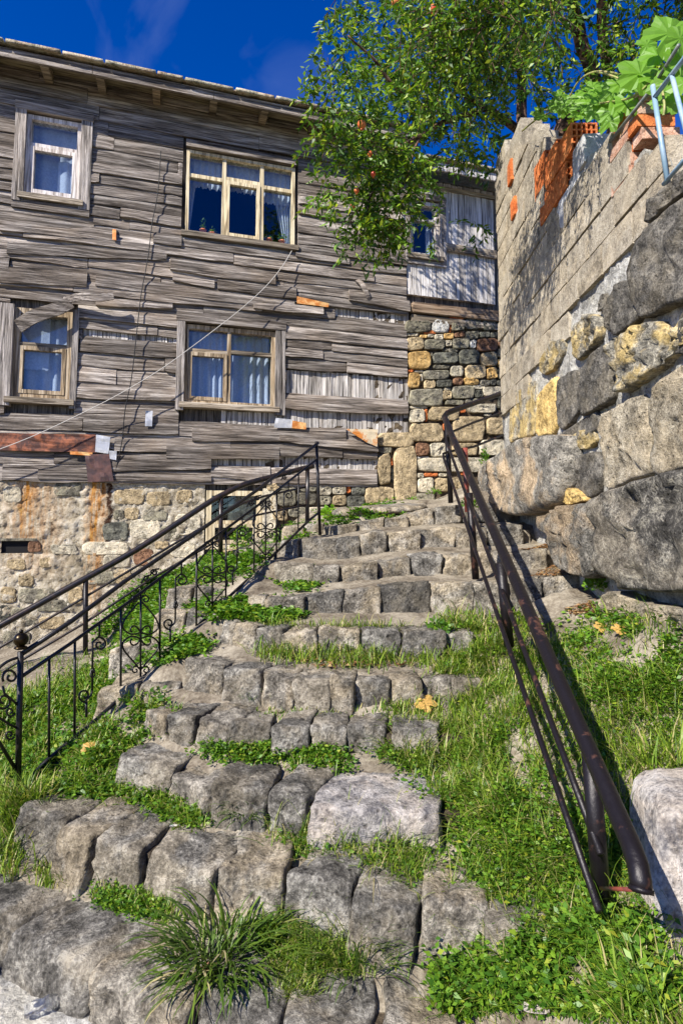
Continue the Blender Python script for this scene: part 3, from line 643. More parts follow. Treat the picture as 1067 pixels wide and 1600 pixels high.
GAPS = [rect(130, 514, 278, 533), rect(446, 590, 638, 619), rect(446, 642, 638, 673), rect(522, 482, 638, 497), rect(345, 650, 448, 671), rect(330, 714, 440, 734), rect(438, 720, 592, 742), rect(14, 442, 150, 456), rect(368, 686, 440, 696)]
def laths(u0, u1, z0, z1, wmin=.05, wmax=.1, mat='slat', name='lath', y0=.0, jag=True, parent=None):
    u = u0
    while u < u1 - .015:
        w = min(random.uniform(wmin, wmax), u1 - u); g = .004
        a, b = z0 + (random.uniform(0, .03) if jag else 0), z1 - (random.uniform(0, .03) if jag else 0)
        yy = y0 + random.uniform(-.006, .006); tl = random.uniform(-.006, .006)
        V = [(u + g, yy, a), (u + w - g, yy + tl * .5, a), (u + w - g, .028, a), (u + g, .028, a), (u + g + tl, yy, b), (u + w - g + tl, yy, b + random.uniform(-.012, .012)), (u + w - g + tl, .028, b), (u + g + tl, .028, b)]
        hobj(name, V, box(0, 1, 0, 1, 0, 1)[1], M[mat], parent); u += w
for g in GAPS: laths(g[0], g[1], g[2] - .07, g[3] + .07)

zr = [F(540, y)[2] for y in (757, 735, 713, 690, 672, 642.5, 622, 600, 580, 562, 549, 535.6, 516.5, 498.5, 481, 464)]
while zr[-1] < 6.5: zr.append(zr[-1] + random.uniform(.125, .165))
while zr[-1] < 7.66: zr.append(zr[-1] + random.uniform(.17, .23))
zr[0] = 2.22
NROW = len(zr) - 1
for r in range(NROW):
    z0, z1 = zr[r], zr[r + 1]; zm = (z0 + z1) / 2
    ur = UC - .02 if zm > 3.05 else F(588, 720)[0]
    joints = [-5.6]; u = -5.6 + random.uniform(.4, 2.6)
    while u < ur - .5: joints.append(u); u += random.uniform(1.1, 3.4)
    joints.append(ur)
    cuts = []
    for kx, o in OPEN.items():
        if z1 > o[2] - .015 and z0 < o[3] + .015 and kx != 'w5': cuts.append((o[0] - .05, o[1] + .05))
    for g in GAPS:
        ov = min(z1, g[3]) - max(z0, g[2])
        if ov > .45 * min(z1 - z0, g[3] - g[2]) and ov > .45 * (z1 - z0): cuts.append((g[0], g[1]))
    tilt = random.uniform(-.018, .018)
    for a in range(len(joints) - 1):
        segs = [(joints[a] + .003, joints[a + 1] - .003)]
        for c in cuts:
            ns = []
            for s in segs:
                if c[1] <= s[0] or c[0] >= s[1]: ns.append(s); continue
                if c[0] - s[0] > .06: ns.append((s[0], c[0]))
                if s[1] - c[1] > .06: ns.append((c[1], s[1]))
            segs = ns
        for s in segs:
            up = .02 if zm > 6.45 else 0
            ja, jb = random.uniform(-.014, .014), random.uniform(-.014, .014)
            if zm > 6.5: ja *= .3; jb *= .3
            plank(s[0], s[1], z0 - .022 + ja, z1 + .018 + ja, z0 - .022 + jb, z1 + .018 + jb, random.choice((.034, .045, .058)) if zm < 6.5 else .026,
                  random.uniform(0, 500), .021 if zm < 6.5 else .005, random.uniform(0, .012) if zm < 5 else 0, random.uniform(0, .012), random.uniform(0, .012))
def pxplank(x0, y0, x1, y1, hpx, w=.05, th=.03, **k):      # an odd board given by its lower edge in pixels
    a, b = F(x0, y0, w), F(x1, y1, w); h = hpx / FOC * 8
    return plank(a[0], b[0], a[2], a[2] + h, b[2], b[2] + h, th, random.uniform(0, 500), .016, 0, w, **k)
pxplank(0, 366, 180, 380, 26, .045, sag=.0) if False else None
for x0, y0, x1, y1, h, w in ((0, 361, 182, 378, 20, .05), (12, 398, 260, 407, 18, .045), (266, 423, 430, 446, 22, .055), (0, 442, 136, 450, 24, .055), (150, 448, 460, 486, 19, .05),
                             (240, 380, 284, 386, 18, .06), (150, 478, 270, 484, 12, .05), (396, 483, 505, 492, 12, .07), (270, 440, 335, 452, 14, .05), (462, 402, 545, 415, 14, .05),
                             (545, 470, 640, 487, 20, .07), (340, 452, 463, 468, 20, .055), (436, 690, 590, 707, 16, .07), (300, 690, 540, 689, 22, .06), (260, 716, 436, 718, 22, .06), (150, 737, 330, 733, 24, .06), (430, 755, 588, 757, 24, .05),
                             (60, 748, 330, 753, 15, .05), (330, 744, 410, 753, 14, .05), (180, 705, 360, 706, 18, .05)):
    pxplank(x0, y0, x1, y1, h, w)
def loose(name, p0, p1, wid, w0, w1, th=.025, parent=None):    # a board lying askew in front of the wall
    a, b = F(*p0, w0), F(*p1, w1); a, b = Vector(a), Vector(b); d = (b - a).normalized(); s = d.cross(Vector((0, -1, 0))).normalized() * wid / 2
    V = []; n = 8
    for i in range(n + 1):
        t = i / n; c = a.lerp(b, t) + Vector((0, -.05 * math.sin(t * 3), .02 * math.sin(t * 6))); k = 1 - .5 * max(0, t - .7)
        V += [c - s * k, c + s * k, c + s * k + Vector((0, th, 0)), c - s * k + Vector((0, th, 0))]
    Fc = [(i*4 + q, i*4 + (q+1) % 4, i*4 + 4 + (q+1) % 4, i*4 + 4 + q) for i in range(n) for q in range(4)] + [(3, 2, 1, 0), (n*4, n*4+1, n*4+2, n*4+3)]
    return hobj(name, V, Fc, M['plank'], parent)
lo = loose('plank', (28, 510), (112, 472), .17, .16, .14); lo['label'] = 'broken plank slanting across the lower left window'
loose('plank', (100, 470), (178, 462), .10, .13, .22)
loose('plank', (558, 437), (578, 468), .07, .08, .1)
for kk in range(5): pass

# sheet metal patches
def sheet(name, pts, w, mat, label, crumple=.008):
    c = [F(x, y, w) for x, y in pts]; n = 7; V = []
    for j in range(n):
        for i in range(n):
            s, q = i / (n - 1), j / (n - 1)
            v = [(c[0][k]*(1-s) + c[1][k]*s) * (1-q) + (c[3][k]*(1-s) + c[2][k]*s) * q for k in range(3)]
            v[1] -= abs(noise.noise(Vector((v[0] * 9, v[2] * 9, w * 50)))) * crumple * 2; V.append(tuple(v))
    Fc = [(j*n + i, j*n + i + 1, (j+1)*n + i + 1, (j+1)*n + i) for j in range(n - 1) for i in range(n - 1)]
    b = len(V); V += [(v[0], v[1] + .004, v[2]) for v in V]; Fc += [tuple(q + b for q in f[::-1]) for f in Fc]
    hobj(name, V, Fc, M[mat], label=label)
sheet('metal_patch', [(-30, 676), (150, 679), (151, 707), (-30, 703)], .09, 'rust', 'long rusty brown sheet nailed along the lower planks', .012)
sheet('metal_patch', [(151, 679), (173, 683), (170, 709), (149, 706)], .105, 'zinc', 'pale square sheet beside the rusty one')
sheet('metal_patch', [(133, 710), (171, 709), (178, 752), (138, 753)], .10, 'brownsheet', 'brown sheet bent over the plank bottom')
sheet('metal_patch', [(171, 704), (183, 705), (182, 719), (172, 717)], .10, 'zinc', 'small pale square sheet')
sheet('metal_patch', [(228, 642), (239, 642), (238, 666), (227, 666)], .09, 'zinc', 'narrow upright zinc strip')
sheet('metal_patch', [(464, 463), (514, 474), (513, 480), (464, 474)], .085, 'rustorange', 'orange rusty strip under a plank')
sheet('metal_patch', [(431, 653), (460, 656), (458, 669), (428, 668)], .10, 'zinc', 'grey sheet at the foot of the middle window')
sheet('metal_patch', [(457, 657), (478, 661), (478, 671), (456, 669)], .105, 'rustorange', 'rust brown sheet end')
sheet('metal_patch', [(540, 670), (590, 671), (589, 698), (572, 691)], .115, 'rustzinc', 'rust-edged triangular sheet at the cladding corner')
sheet('metal_patch', [(110, 705), (145, 707), (145, 712), (110, 710)], .10, 'rustorange', 'thin orange rusty strip')
sheet('metal_patch', [(176, 358), (182, 359), (182, 376), (176, 374)], .10, 'rustorange', 'small orange tag on a plank end')

# ---- windows
def bar(u0, u1, z0, z1, y0, y1): return box(u0, u1, y0, y1, z0, z1)
def window(key, name_label, cols, tran, fw=.05, rec=.03, fmat='frame', trim=None, sashes=(), sill=True, mull=.045, hdr=None):
    u0, u1, z0, z1 = OPEN[key]
    jj = join(bar(u0, u0 + fw, z0, z1, -rec * .5, .12), bar(u1 - fw, u1, z0, z1, -rec * .5, .12), bar(u0 + fw, u1 - fw, z1 - fw, z1, -rec * .5 + .003, .12), bar(u0 + fw, u1 - fw, z0, z0 + fw, -rec * .5 + .003, .12))
    wd = hobj('window', *jj, M[fmat], label=name_label)
    iu0, iu1, iz0, iz1 = u0 + fw, u1 - fw, z0 + fw, z1 - fw
    ce = [iu0] + [iu0 + (iu1 - iu0) * c for c in cols] + [iu1]
    for c in ce[1:-1]: hobj('mullion', *bar(c - mull / 2, c + mull / 2, iz0, iz1, -.008, .09), M[fmat], wd)
    for a in range(len(ce) - 1):
        a0 = ce[a] + (mull / 2 if a else 0); a1 = ce[a + 1] - (mull / 2 if a < len(ce) - 2 else 0)
        tz = iz0 + (iz1 - iz0) * (tran[a] if isinstance(tran, (list, tuple)) else tran)
        hobj('transom', *bar(a0, a1, tz - mull / 2, tz + mull / 2, -.010, .088), M['sill'] if fmat == 'frame' else M[fmat], wd)
        if a in sashes:
            s = .05; q0, q1 = iz0 + .002, tz - mull / 2 - .002
            hobj('sash', *join(bar(a0 + .002, a0 + s, q0, q1, -.022, .05), bar(a1 - s, a1 - .002, q0, q1, -.022, .05), bar(a0 + s, a1 - s, q1 - s, q1, -.019, .05), bar(a0 + s, a1 - s, q0, q0 + s, -.019, .05)), M[fmat], wd)
        hobj('pane', *bar(a0 - .004, a1 + .004, iz0 - .004, tz, .028, .032), M['glass'], wd)
        hobj('pane', *bar(a0 - .004, a1 + .004, tz, iz1 + .004, .036, .040), M['glass'], wd)
    if trim:
        tl, tr_, tt, tb = trim; d = .075
        if tl: hobj('side_board', *bar(u0 - tl, u0 + .008, z0 - .10, z1 + .02, -d, .03), M['post'], wd)
        if tr_: hobj('side_board', *bar(u1 - .008, u1 + tr_, z0 - .10, z1 + .02, -d + .004, .03), M['post'], wd)
        if tt: hobj('head_board', *bar(u0 - tl - .01, u1 + tr_ + .01, z1 + .02, z1 + .02 + tt, -d - .005, .03), M['plank'], wd)
        if tb: hobj('apron_board', *bar(u0 - tl, u1 + tr_, z0 - .10 - tb, z0 - .062, -d + .012, .03), M['plank'], wd)
    if sill: hobj('sill', *bar(u0 - .05, u1 + .05, z0 - .06, z0 + .012, -.10, .06), M['sill'], wd)
    return wd
window('w1', 'narrow upper left window with a lilac white sash', [], .66, .06, .05, 'lilac', (.12, .13, .11, .09), (0,), True, .05)
window('w2', 'wide upper window with yellowish frame in three bays', [.33, .70], [.72, .75, .72], .045, .05, 'paint', (0, 0, .10, 0), (1,), True, .055)
window('w3', 'narrow lower left window behind a slanting plank', [], .62, .075, .03, 'frame', (.16, .07, 0, 0), (0,), True, .05)
window('w4', 'lower middle window with pleated curtains', [.48], [.70, .72], .06, .03, 'frame', (.10, .13, .12, 0), (0,), True, .05)
window('w5', 'small upper right window beside vertical boards', [], .70, .06, .06, 'lilac', (.07, .10, .08, .04), (), True, .05)
window('w6', 'cellar window behind the railings', [], .45, .07, .02, 'paint', None, (0,), False, .045)
# cellar window stone frame
hobj('cellar_jamb', *bar(OPEN['w6'][1] + .01, OPEN['w6'][1] + .19, 1.2, 2.16, -.04, .03), M['r_pale'])

# ---- vertical boards, beam and masonry of the right part
w5 = OPEN['w5']
BZ0, BZ1 = F(700, 468)[2], 7.14
laths(UC + .01, w5[0] - .05, BZ0, BZ1, .07, .1, 'board', 'vertical_board', -.03, False)
laths(w5[0] - .05, w5[1] + .08, BZ0, w5[2] - .10, .07, .12, 'board', 'vertical_board', -.03, False)
laths(w5[0] - .05, w5[1] + .08, w5[3] + .11, BZ1, .06, .09, 'board', 'vertical_board', -.03, False)
laths(w5[1] + .08, 2.62, BZ0, BZ1, .09, .15, 'board', 'vertical_board', -.03, False)
hobj('ledge_board', *bar(w5[1] + .10, 2.62, F(740, 402)[2], F(740, 390)[2], -.075, .0), M['sill'])
hobj('ledge_board', *bar(UC, 2.62, F(700, 302)[2], F(700, 296)[2], -.055, .0), M['sill'])
hobj('beam', *stone_block([(UC + .02, -.09, 4.93), (2.75, -.08, 4.93), (UC + .02, .03, 4.93), (2.75, .03, 4.93), (UC + .02, -.09, 5.09), (2.75, -.08, 5.11), (UC + .02, .03, 5.09), (2.75, .03, 5.11)], (20, 3, 3), 12, .004, 5, 2), M['beam'])
hobj('beam', *bar(1.12, 2.7, 4.80, 4.90, -.05, .02), M['sill'])
# mortar faces
def mortar_panel(name, u0, u1, z0, z1, y, mat, du=.05, amp=.02, seed=0, hole=None):
    nu, nz = max(2, int((u1 - u0) / du)), max(2, int((z1 - z0) / du)); V = []
    for j in range(nz + 1):
        for i in range(nu + 1):
            u, z = u0 + (u1 - u0) * i / nu, z0 + (z1 - z0) * j / nz
            V.append((u, y - (abs(fb((u, z, seed), 6.5, seed, 5)) * 1.3 + abs(fb((u, z, seed), 22, seed + 2, 3)) * .8) * amp * 1.4, z))
    Fc = [(j*(nu+1) + i, j*(nu+1) + i + 1, (j+1)*(nu+1) + i + 1, (j+1)*(nu+1) + i) for j in range(nz) for i in range(nu)]
    if hole: Fc = [f for f in Fc if not (hole[0] < sum(V[q][0] for q in f) / 4 < hole[1] and hole[2] < sum(V[q][2] for q in f) / 4 < hole[3])]
    return hobj(name, V, Fc, M[mat], smooth=True)
uc6 = OPEN['w6']
base_l = mortar_panel('rendered_base', -6.3, uc6[0] - .02, -.2, 2.2, .0, 'render', .025, .022, 3, (F(2, 860)[0], F(50, 860)[0], F(30, 864)[2], F(30, 845)[2]))
base_m = mortar_panel('rubble_base', uc6[1] + .02, .62, .9, 3.1, .02, 'dmortar', .06, .02, 5)
base_r = mortar_panel('rubble_wall', .5, 2.95, 1.6, 4.95, .02, 'dmortar', .06, .02, 6)
def rubble(parent, crop, sc, rects, seed0, n=18, thick=.05, jit=.13):
    for k, (x0, y0, x1, y1, m) in enumerate(rects):
        X0, Y0, X1, Y1 = crop[0] + x0 / sc, crop[1] + y0 / sc, crop[0] + x1 / sc, crop[1] + y1 / sc
        a, b, c, d = F(X0, Y1), F(X1, Y1), F(X1, Y0), F(X0, Y0)
        w, h = b[0] - a[0], d[2] - a[2]; rr = random.Random(seed0 + k); J = lambda: rr.uniform(-jit, jit)
        q = min(w, h) * .16
        pl = [(a[0] + q + J() * w * .5, a[2] + J() * h * .5), (b[0] - q, b[2] + J() * h * .5), (b[0] + J() * w * .4, b[2] + q), (c[0] + J() * w * .4, c[2] - q), (c[0] - q, c[2] + J() * h * .4), (d[0] + q, d[2] + J() * h * .4), (d[0] + J() * w * .4, d[2] - q), (a[0] + J() * w * .4, a[2] + q)]
        th = min(thick, .3 * min(w, h) + .012)
        V, Fc = pillow(pl, th, lambda p, z, o: (p, -o, z), .06, n, seed0 + k * 1.3, .28)
        nm = 'brick' if m == 'brick' else 'stone'
        hobj(nm, V, Fc, M[m], parent, smooth=True)
G, D, T, PA, O, WH, R, B = 'r_grey', 'r_dark', 'r_tan', 'r_pale', 'r_orange', 'r_white', 'r_red', 'brick'
rubble(base_r, (620, 480), 5.163, [
 (55, 108, 265, 210, G), (280, 108, 412, 208, WH), (412, 84, 525, 122, B), (432, 128, 538, 195, G), (540, 82, 668, 185, D), (676, 78, 792, 188, D), (800, 100, 865, 175, D), (415, 125, 432, 205, B),
 (215, 192, 312, 218, B), (180, 226, 240, 250, O), (245, 220, 290, 250, PA), (295, 222, 368, 264, PA), (372, 214, 455, 258, O), (460, 210, 498, 246, R), (502, 200, 538, 246, R), (545, 200, 650, 262, G), (655, 204, 740, 250, D), (745, 206, 830, 250, D), (835, 205, 872, 250, G), (70, 215, 165, 236, PA),
 (68, 242, 208, 350, T), (212, 264, 380, 348, G), (382, 272, 434, 318, PA), (436, 254, 574, 336, G), (580, 268, 630, 334, WH), (638, 258, 800, 358, R), (806, 258, 884, 320, R), (360, 334, 404, 362, G), (408, 336, 486, 364, G),
 (78, 362, 262, 502, O), (286, 366, 484, 462, D), (494, 342, 646, 470, D), (664, 368, 800, 482, T), (805, 335, 890, 412, G), (810, 418, 895, 490, O), (270, 366, 284, 400, G), (290, 468, 420, 500, G),
 (82, 532, 182, 650, O), (205, 516, 416, 586, G), (428, 474, 528, 566, PA), (548, 472, 712, 582, T), (716, 490, 796, 586, O), (805, 500, 900, 582, D), (75, 506, 132, 526, B), (138, 510, 210, 528, PA), (186, 540, 204, 600, PA),
 (212, 594, 300, 660, T), (306, 590, 440, 650, D), (448, 572, 526, 632, R), (532, 574, 652, 632, O), (665, 590, 740, 636, G), (744, 586, 790, 636, D), (800, 594, 892, 638, D), (606, 630, 704, 664, PA), (370, 652, 430, 672, PA),
 (92, 664, 372, 798, G), (356, 676, 436, 748, T), (440, 638, 612, 738, G), (620, 674, 684, 736, D), (682, 644, 838, 722, PA), (382, 752, 536, 790, G), (544, 740, 690, 778, G), (560, 780, 800, 852, PA), (808, 704, 905, 830, D), (100, 800, 240, 820, PA),
 (92, 826, 214, 930, PA), (244, 808, 494, 918, T), (218, 822, 240, 920, B), (500, 824, 545, 854, B), (700, 860, 760, 880, PA),
 (98, 934, 366, 1090, T), (440, 880, 708, 1082, T), (712, 896, 912, 1034, T), (366, 940, 395, 1000, B),
 (142, 1096, 250, 1200, R), (258, 1092, 390, 1204, PA), (440, 1100, 652, 1198, T), (652, 1076, 894, 1196, PA), (156, 1206, 250, 1222, WH),
 (154, 1212, 730, 1330, PA), (158, 1340, 210, 1378, PA), (216, 1338, 328, 1366, B), (332, 1340, 410, 1366, PA), (510, 1332, 540, 1356, B),
 (160, 1380, 296, 1500, PA), (300, 1378, 416, 1490, T), (420, 1380, 520, 1500, T), (60, 1500, 300, 1560, G)], 700)
rubble(base_m, (420, 440), 4.444, [
 (755, 1046, 1000, 1150, T), (756, 1196, 840, 1412, T), (860, 1158, 1026, 1546, T), (668, 1424, 862, 1548, T), (836, 1230, 856, 1280, B), (845, 1290, 858, 1400, D), (760, 1154, 850, 1190, G),
 (335, 1414, 430, 1480, PA), (436, 1422, 532, 1480, PA), (540, 1420, 565, 1470, B), (566, 1428, 664, 1484, D), (436, 1484, 532, 1556, T), (538, 1490, 662, 1564, D), (340, 1486, 430, 1550, G), (195, 1466, 330, 1550, G), (60, 1450, 190, 1560, G), (10, 1470, 55, 1580, T), (-60, 1480, 5, 1580, G), (215, 1404, 330, 1460, G), (80, 1400, 205, 1445, G), (-20, 1400, 70, 1455, T),
 (20, 1590, 130, 1660, T), (140, 1566, 260, 1640, G), (270, 1566, 400, 1630, PA), (410, 1566, 540, 1640, T), (545, 1572, 680, 1640, G), (600, 1396, 700, 1416, R)], 800)
rubble(base_l, (0, 740), 3.138, [
 (720, 88, 836, 160, T), (700, 178, 822, 232, G), (614, 168, 682, 226, T), (508, 234, 636, 328, D), (642, 228, 785, 322, PA), (786, 258, 884, 322, G), (562, 76, 712, 156, T), (868, 80, 946, 142, T), (652, 368, 752, 452, R), (505, 396, 640, 462, PA), (412, 334, 636, 398, PA),
 (92, 490, 172, 556, T), (88, 560, 276, 634, G), (8, 556, 82, 634, T), (186, 616, 356, 676, G), (56, 656, 182, 744, G), (338, 556, 404, 642, T), (425, 474, 565, 545, G), (268, 44, 402, 112, G), (18, 62, 112, 142, PA), (840, 330, 960, 410, PA), (560, 470, 650, 540, T), (760, 330, 830, 372, T), (0, 646, 52, 720, D), (196, 700, 330, 760, T), (20, 770, 150, 850, G), (640, 36, 720, 70, PA), (860, 200, 990, 300, PA), (560, 176, 610, 226, G), (140, 332, 205, 384, R), (250, 344, 380, 396, PA), (40, 420, 130, 470, T), (200, 410, 270, 460, T), (640, 486, 720, 560, G)], 900, 20, .03)
hobj('recess_shade_panel', *bar(F(2, 860)[0], F(50, 860)[0], F(30, 864)[2], F(30, 845)[2], .018, .026), M['dark'])  # near-black panel at the shallow back paints the shade of a deep hole
hobj('lintel_stone', *bar(F(-10, 840)[0], F(58, 840)[0], F(30, 845)[2], F(30, 841)[2], -.03, .0), M['r_grey'])

# ---- roof
EO = .40
hobj('fascia', *join(*[bar(-6.6 + i * 1.55, -6.6 + (i + 1) * 1.55 - .008, 7.51, 7.63, -EO, -EO + .035) for i in range(5)]), M['plank'])
hobj('fascia', *bar(1.17, 2.95, 7.08, 7.20, -EO - .02, -EO + .015), M['board'])
sof = []
for i in range(10): sof.append(bar(-6.6, 1.2, 7.635 + i * .006, 7.655 + i * .006, -EO + .036 + i * .045, -EO + .036 + i * .045 + .042))
for i in range(10):
    v, f = sof[i]; hobj('soffit_board', v, f, M['soffit'])
ur_ = -6.3
while ur_ < 1.0:
    V = [(ur_, -EO + .04, 7.50), (ur_ + .10, -EO + .04, 7.50), (ur_ + .10, .03, 7.54), (ur_, .03, 7.54), (ur_, -EO + .04, 7.63), (ur_ + .10, -EO + .04, 7.63), (ur_ + .10, .03, 7.66), (ur_, .03, 7.66)]
    hobj('rafter', V, box(0, 1, 0, 1, 0, 1)[1], M['rafter']); ur_ += random.uniform(.62, .9)
for i in range(11):
    a = 1.2 + i * .16; hobj('soffit_board', *bar(a, a + (.155 if i % 3 else .10), -EO + .016, .0, 7.16, 7.18), M['soffit'])
# roof slope and the row of edge tiles
V = [(-6.7, -EO - .03, 7.665), (1.2, -EO - .03, 7.665), (1.2, 2.6, 8.5), (-6.7, 2.6, 8.5), (1.2, -EO - .03, 7.235), (3.3, -EO - .03, 7.235), (3.3, 2.6, 8.2), (1.2, 2.6, 8.2)]
hobj('roof', [*V, *[(a, b, c + .02) for a, b, c in V]], [(3, 2, 1, 0), (8, 9, 10, 11), (7, 6, 5, 4), (12, 13, 14, 15), (0, 1, 9, 8), (4, 5, 13, 12)], M['tile'])
u = -6.7
while u < 3.1:
    w = random.uniform(.32, .72); zz = 7.665 if u < 1.15 else 7.235; zz += random.uniform(-.004, .006)
    c8 = [(u + .002, -EO - .07, zz - .015), (u + w - .002, -EO - .07, zz - .015 + random.uniform(-.006, .006)), (u + .002, -EO + .25, zz + .06), (u + w - .002, -EO + .25, zz + .06)]
    c8 += [(a, b, c + .05) for a, b, c in c8]
    hobj('roof_tile', *stone_block(c8, (8, 3, 2), 20, .005, 9, u), M['tile'], smooth=True); u += w

# ---- things in and on the windows
def curtain(u0, u1, z0, z1, y, label, pleat=.09, amp=.022, z0b=None, gather=None, group=None):
    n = max(12, int((u1 - u0) / pleat * 8)); V = []; rows = 6
    for j in range(rows + 1):
        t = j / rows
        for i in range(n + 1):
            s = i / n; uu = u0 + (u1 - u0) * s
            if gather: uu = gather[0] + (uu - gather[0]) * (1 - gather[1] * (t if gather[2] else 0))
            zb = z0 if z0b is None else z0 + (z0b - z0) * s
            zz = z1 + (zb - z1) * t
            yy = y + math.sin(s * (u1 - u0) / pleat * 2 * math.pi + .6 * math.sin(s * 9)) * amp * (.6 + .4 * t)
            if j == rows: zz += .012 * math.sin(s * (u1 - u0) / .05 * math.pi * 2)
            V.append((uu, yy, zz))
    Fc = [(j*(n+1) + i, j*(n+1) + i + 1, (j+1)*(n+1) + i + 1, (j+1)*(n+1) + i) for j in range(rows) for i in range(n)]
    VW = [FW(v[0], -v[1], v[2]) for v in V]
    o = obj('curtain', VW, Fc, M['curtain'], smooth=True, origin=FW((u0 + u1) / 2, -y, z0), label=label, cat='curtain')
    if group: o['group'] = group
    return o
o = OPEN['w1']; curtain(o[0] + .05, o[1] - .05, o[2] - .02, o[3], .17, 'smooth white net curtain behind the narrow upper left window', .2, .02)
curtain(o[0] + .38, o[1] - .08, o[2] - .02, o[2] + .62, .11, 'small folded white cloth hanging inside the narrow upper left window', .12, .02)
o = OPEN['w2']
curtain(o[0] + .05, o[0] + .55, o[3] - .44, o[3], .15, 'short frilled lace valance in the left bay of the wide upper window', .09, .02)
curtain(o[0] + .55, o[0] + 1.07, o[3] - .42, o[3], .15, 'short frilled lace valance in the middle bay of the wide upper window', .09, .02)
curtain(o[0] + 1.1, o[1] - .05, o[3] - .52, o[3], .15, 'short frilled lace valance in the right bay of the wide upper window', .09, .02)
curtain(o[0] + .04, o[0] + .18, o[2], o[3], .18, 'white curtain drawn to the left side of the wide upper window', .06, .02, None, (o[0] + .02, .8, True))
curtain(o[1] - .36, o[1] - .04, o[2], o[3], .18, 'white curtain tied back at the right side of the wide upper window', .07, .025, None, (o[1] - .02, .75, True))
o = OPEN['w3']; curtain(o[0] + .05, o[1] - .05, o[2], o[3], .17, 'white net curtain with lace hem behind the lower left window', .16, .025)
curtain(o[0] + .08, o[0] + .40, o[2] + .42, o[3], .11, 'half length scalloped lace blind in the lower left window', .3, .008)
o = OPEN['w4']; curtain(o[0] + .05, o[0] + .62, o[2], o[3], .15, 'pleated white curtain in the left half of the lower middle window', .10, .032)
curtain(o[0] + .62, o[1] - .05, o[2], o[3], .17, 'pleated white curtain in the right half of the lower middle window', .12, .04)
o = OPEN['w5']; curtain(o[1] - .16, o[1] - .05, o[2], o[3] - .3, .15, 'narrow white curtain at the right edge of the small upper right window', .08, .02)
o = OPEN['w6']; hobj('blind_board', *bar(o[0] + .3, o[1] - .08, o[2] + .36, o[3] - .08, .07, .08), M['r_grey'])

def leaves_np(pos, dirs, nrm, L, Wd, fold=.15, tipdrop=0.0):
    """Diamond leaf per row: pos (n,3), dirs (n,3) unit, nrm (n,3)."""
    side = np.cross(dirs, nrm); side /= np.linalg.norm(side, axis=1, keepdims=True) + 1e-9
    L = np.asarray(L)[:, None]; Wd = np.asarray(Wd)[:, None]
    mid = pos + dirs * L * .45
    up = nrm * Wd * fold
    V = np.stack([pos, mid + side * Wd * .5 + up, pos + dirs * L - nrm * L * tipdrop, mid - side * Wd * .5 + up], 1).reshape(-1, 3)
    n = len(pos); Q = (np.arange(n)[:, None] * 4 + np.arange(4)[None, :]); return V, Q
def rnd_dirs(n, zmin=-1, zmax=1):
    z = RNG.uniform(zmin, zmax, n); a = RNG.uniform(0, 2 * math.pi, n); r = np.sqrt(np.maximum(0, 1 - z * z))
    return np.stack([r * np.cos(a), r * np.sin(a), z], 1)
def blades(pos, az, lean, L, Wd, bend=.6):
    """Grass blades: root, two joints, tip."""
    d = np.stack([np.cos(az), np.sin(az), np.zeros_like(az)], 1); s = np.stack([-np.sin(az), np.cos(az), np.zeros_like(az)], 1)
    L = L[:, None]; Wd = Wd[:, None]; le = lean[:, None]; up = np.array([[0, 0, 1.0]])
    p1 = pos + up * L * .42 * np.cos(le) + d * L * .42 * np.sin(le)
    le2 = le + bend; p2 = p1 + up * L * .33 * np.cos(le2) + d * L * .33 * np.sin(le2)
    le3 = le2 + bend; p3 = p2 + up * L * .28 * np.cos(le3) + d * L * .28 * np.sin(le3)
    V = np.stack([pos - s * Wd * .5, pos + s * Wd * .5, p1 + s * Wd * .45, p1 - s * Wd * .45, p2 + s * Wd * .3, p2 - s * Wd * .3, p3], 1).reshape(-1, 3)
    b = np.arange(len(pos))[:, None] * 7
    return V, [np.concatenate([b + np.array([[0, 1, 2, 3]]), b + np.array([[3, 2, 4, 5]])]), b + np.array([[5, 4, 6]])]

def flower_pot(u, z, h, label, col, seed):
    b = FW(u, -.075, z); p = empty('flower_pot', b, HA, label=label, cat='flower pot', group='flower pots on the upper window sill')
    V, Fc = [], []; prof = [(.0, 0), (.032, 0), (.045, .065), (.052, .066), (.052, .082), (.044, .082), (.042, .07), (0, .07)]; n = 14
    for r_, zz in prof:
        for k in range(n): V.append((r_ * math.cos(2*math.pi*k/n), r_ * math.sin(2*math.pi*k/n), zz))
    for a in range(len(prof) - 1):
        for k in range(n): Fc.append((a*n + k, a*n + (k+1) % n, (a+1)*n + (k+1) % n, (a+1)*n + k))
    obj('pot', V, Fc, M['terracotta'], p, smooth=True)
    n = 60; d = rnd_dirs(n, .0, 1); pos = d * RNG.uniform(.02, 1, (n, 1)) * np.array([[.04, .04, h]]) + np.array([[0, 0, .08]])
    V, Q = leaves_np(pos, rnd_dirs(n, -.2, .8), rnd_dirs(n, .2, 1), RNG.uniform(.03, .06, n), RNG.uniform(.015, .03, n))
    bulk('plant', V, Q, col, p)
o = OPEN['w2']; zs_ = o[2] + .05
flower_pot(o[0] + .25, zs_, .17, 'terracotta pot with an upright plant at the left of the upper sill', M['leaf'], 1)
flower_pot(o[0] + .38, zs_ - .03, .08, 'low bushy pot plant second from the left on the upper sill', M['leaf'], 2)
flower_pot(o[1] - .36, zs_, .03, 'almost bare terracotta pot on the upper sill right of centre', M['leaf'], 3)
flower_pot(o[1] - .17, zs_, .17, 'terracotta pot with a yellowish plant at the right of the upper sill', M['weed'], 4)

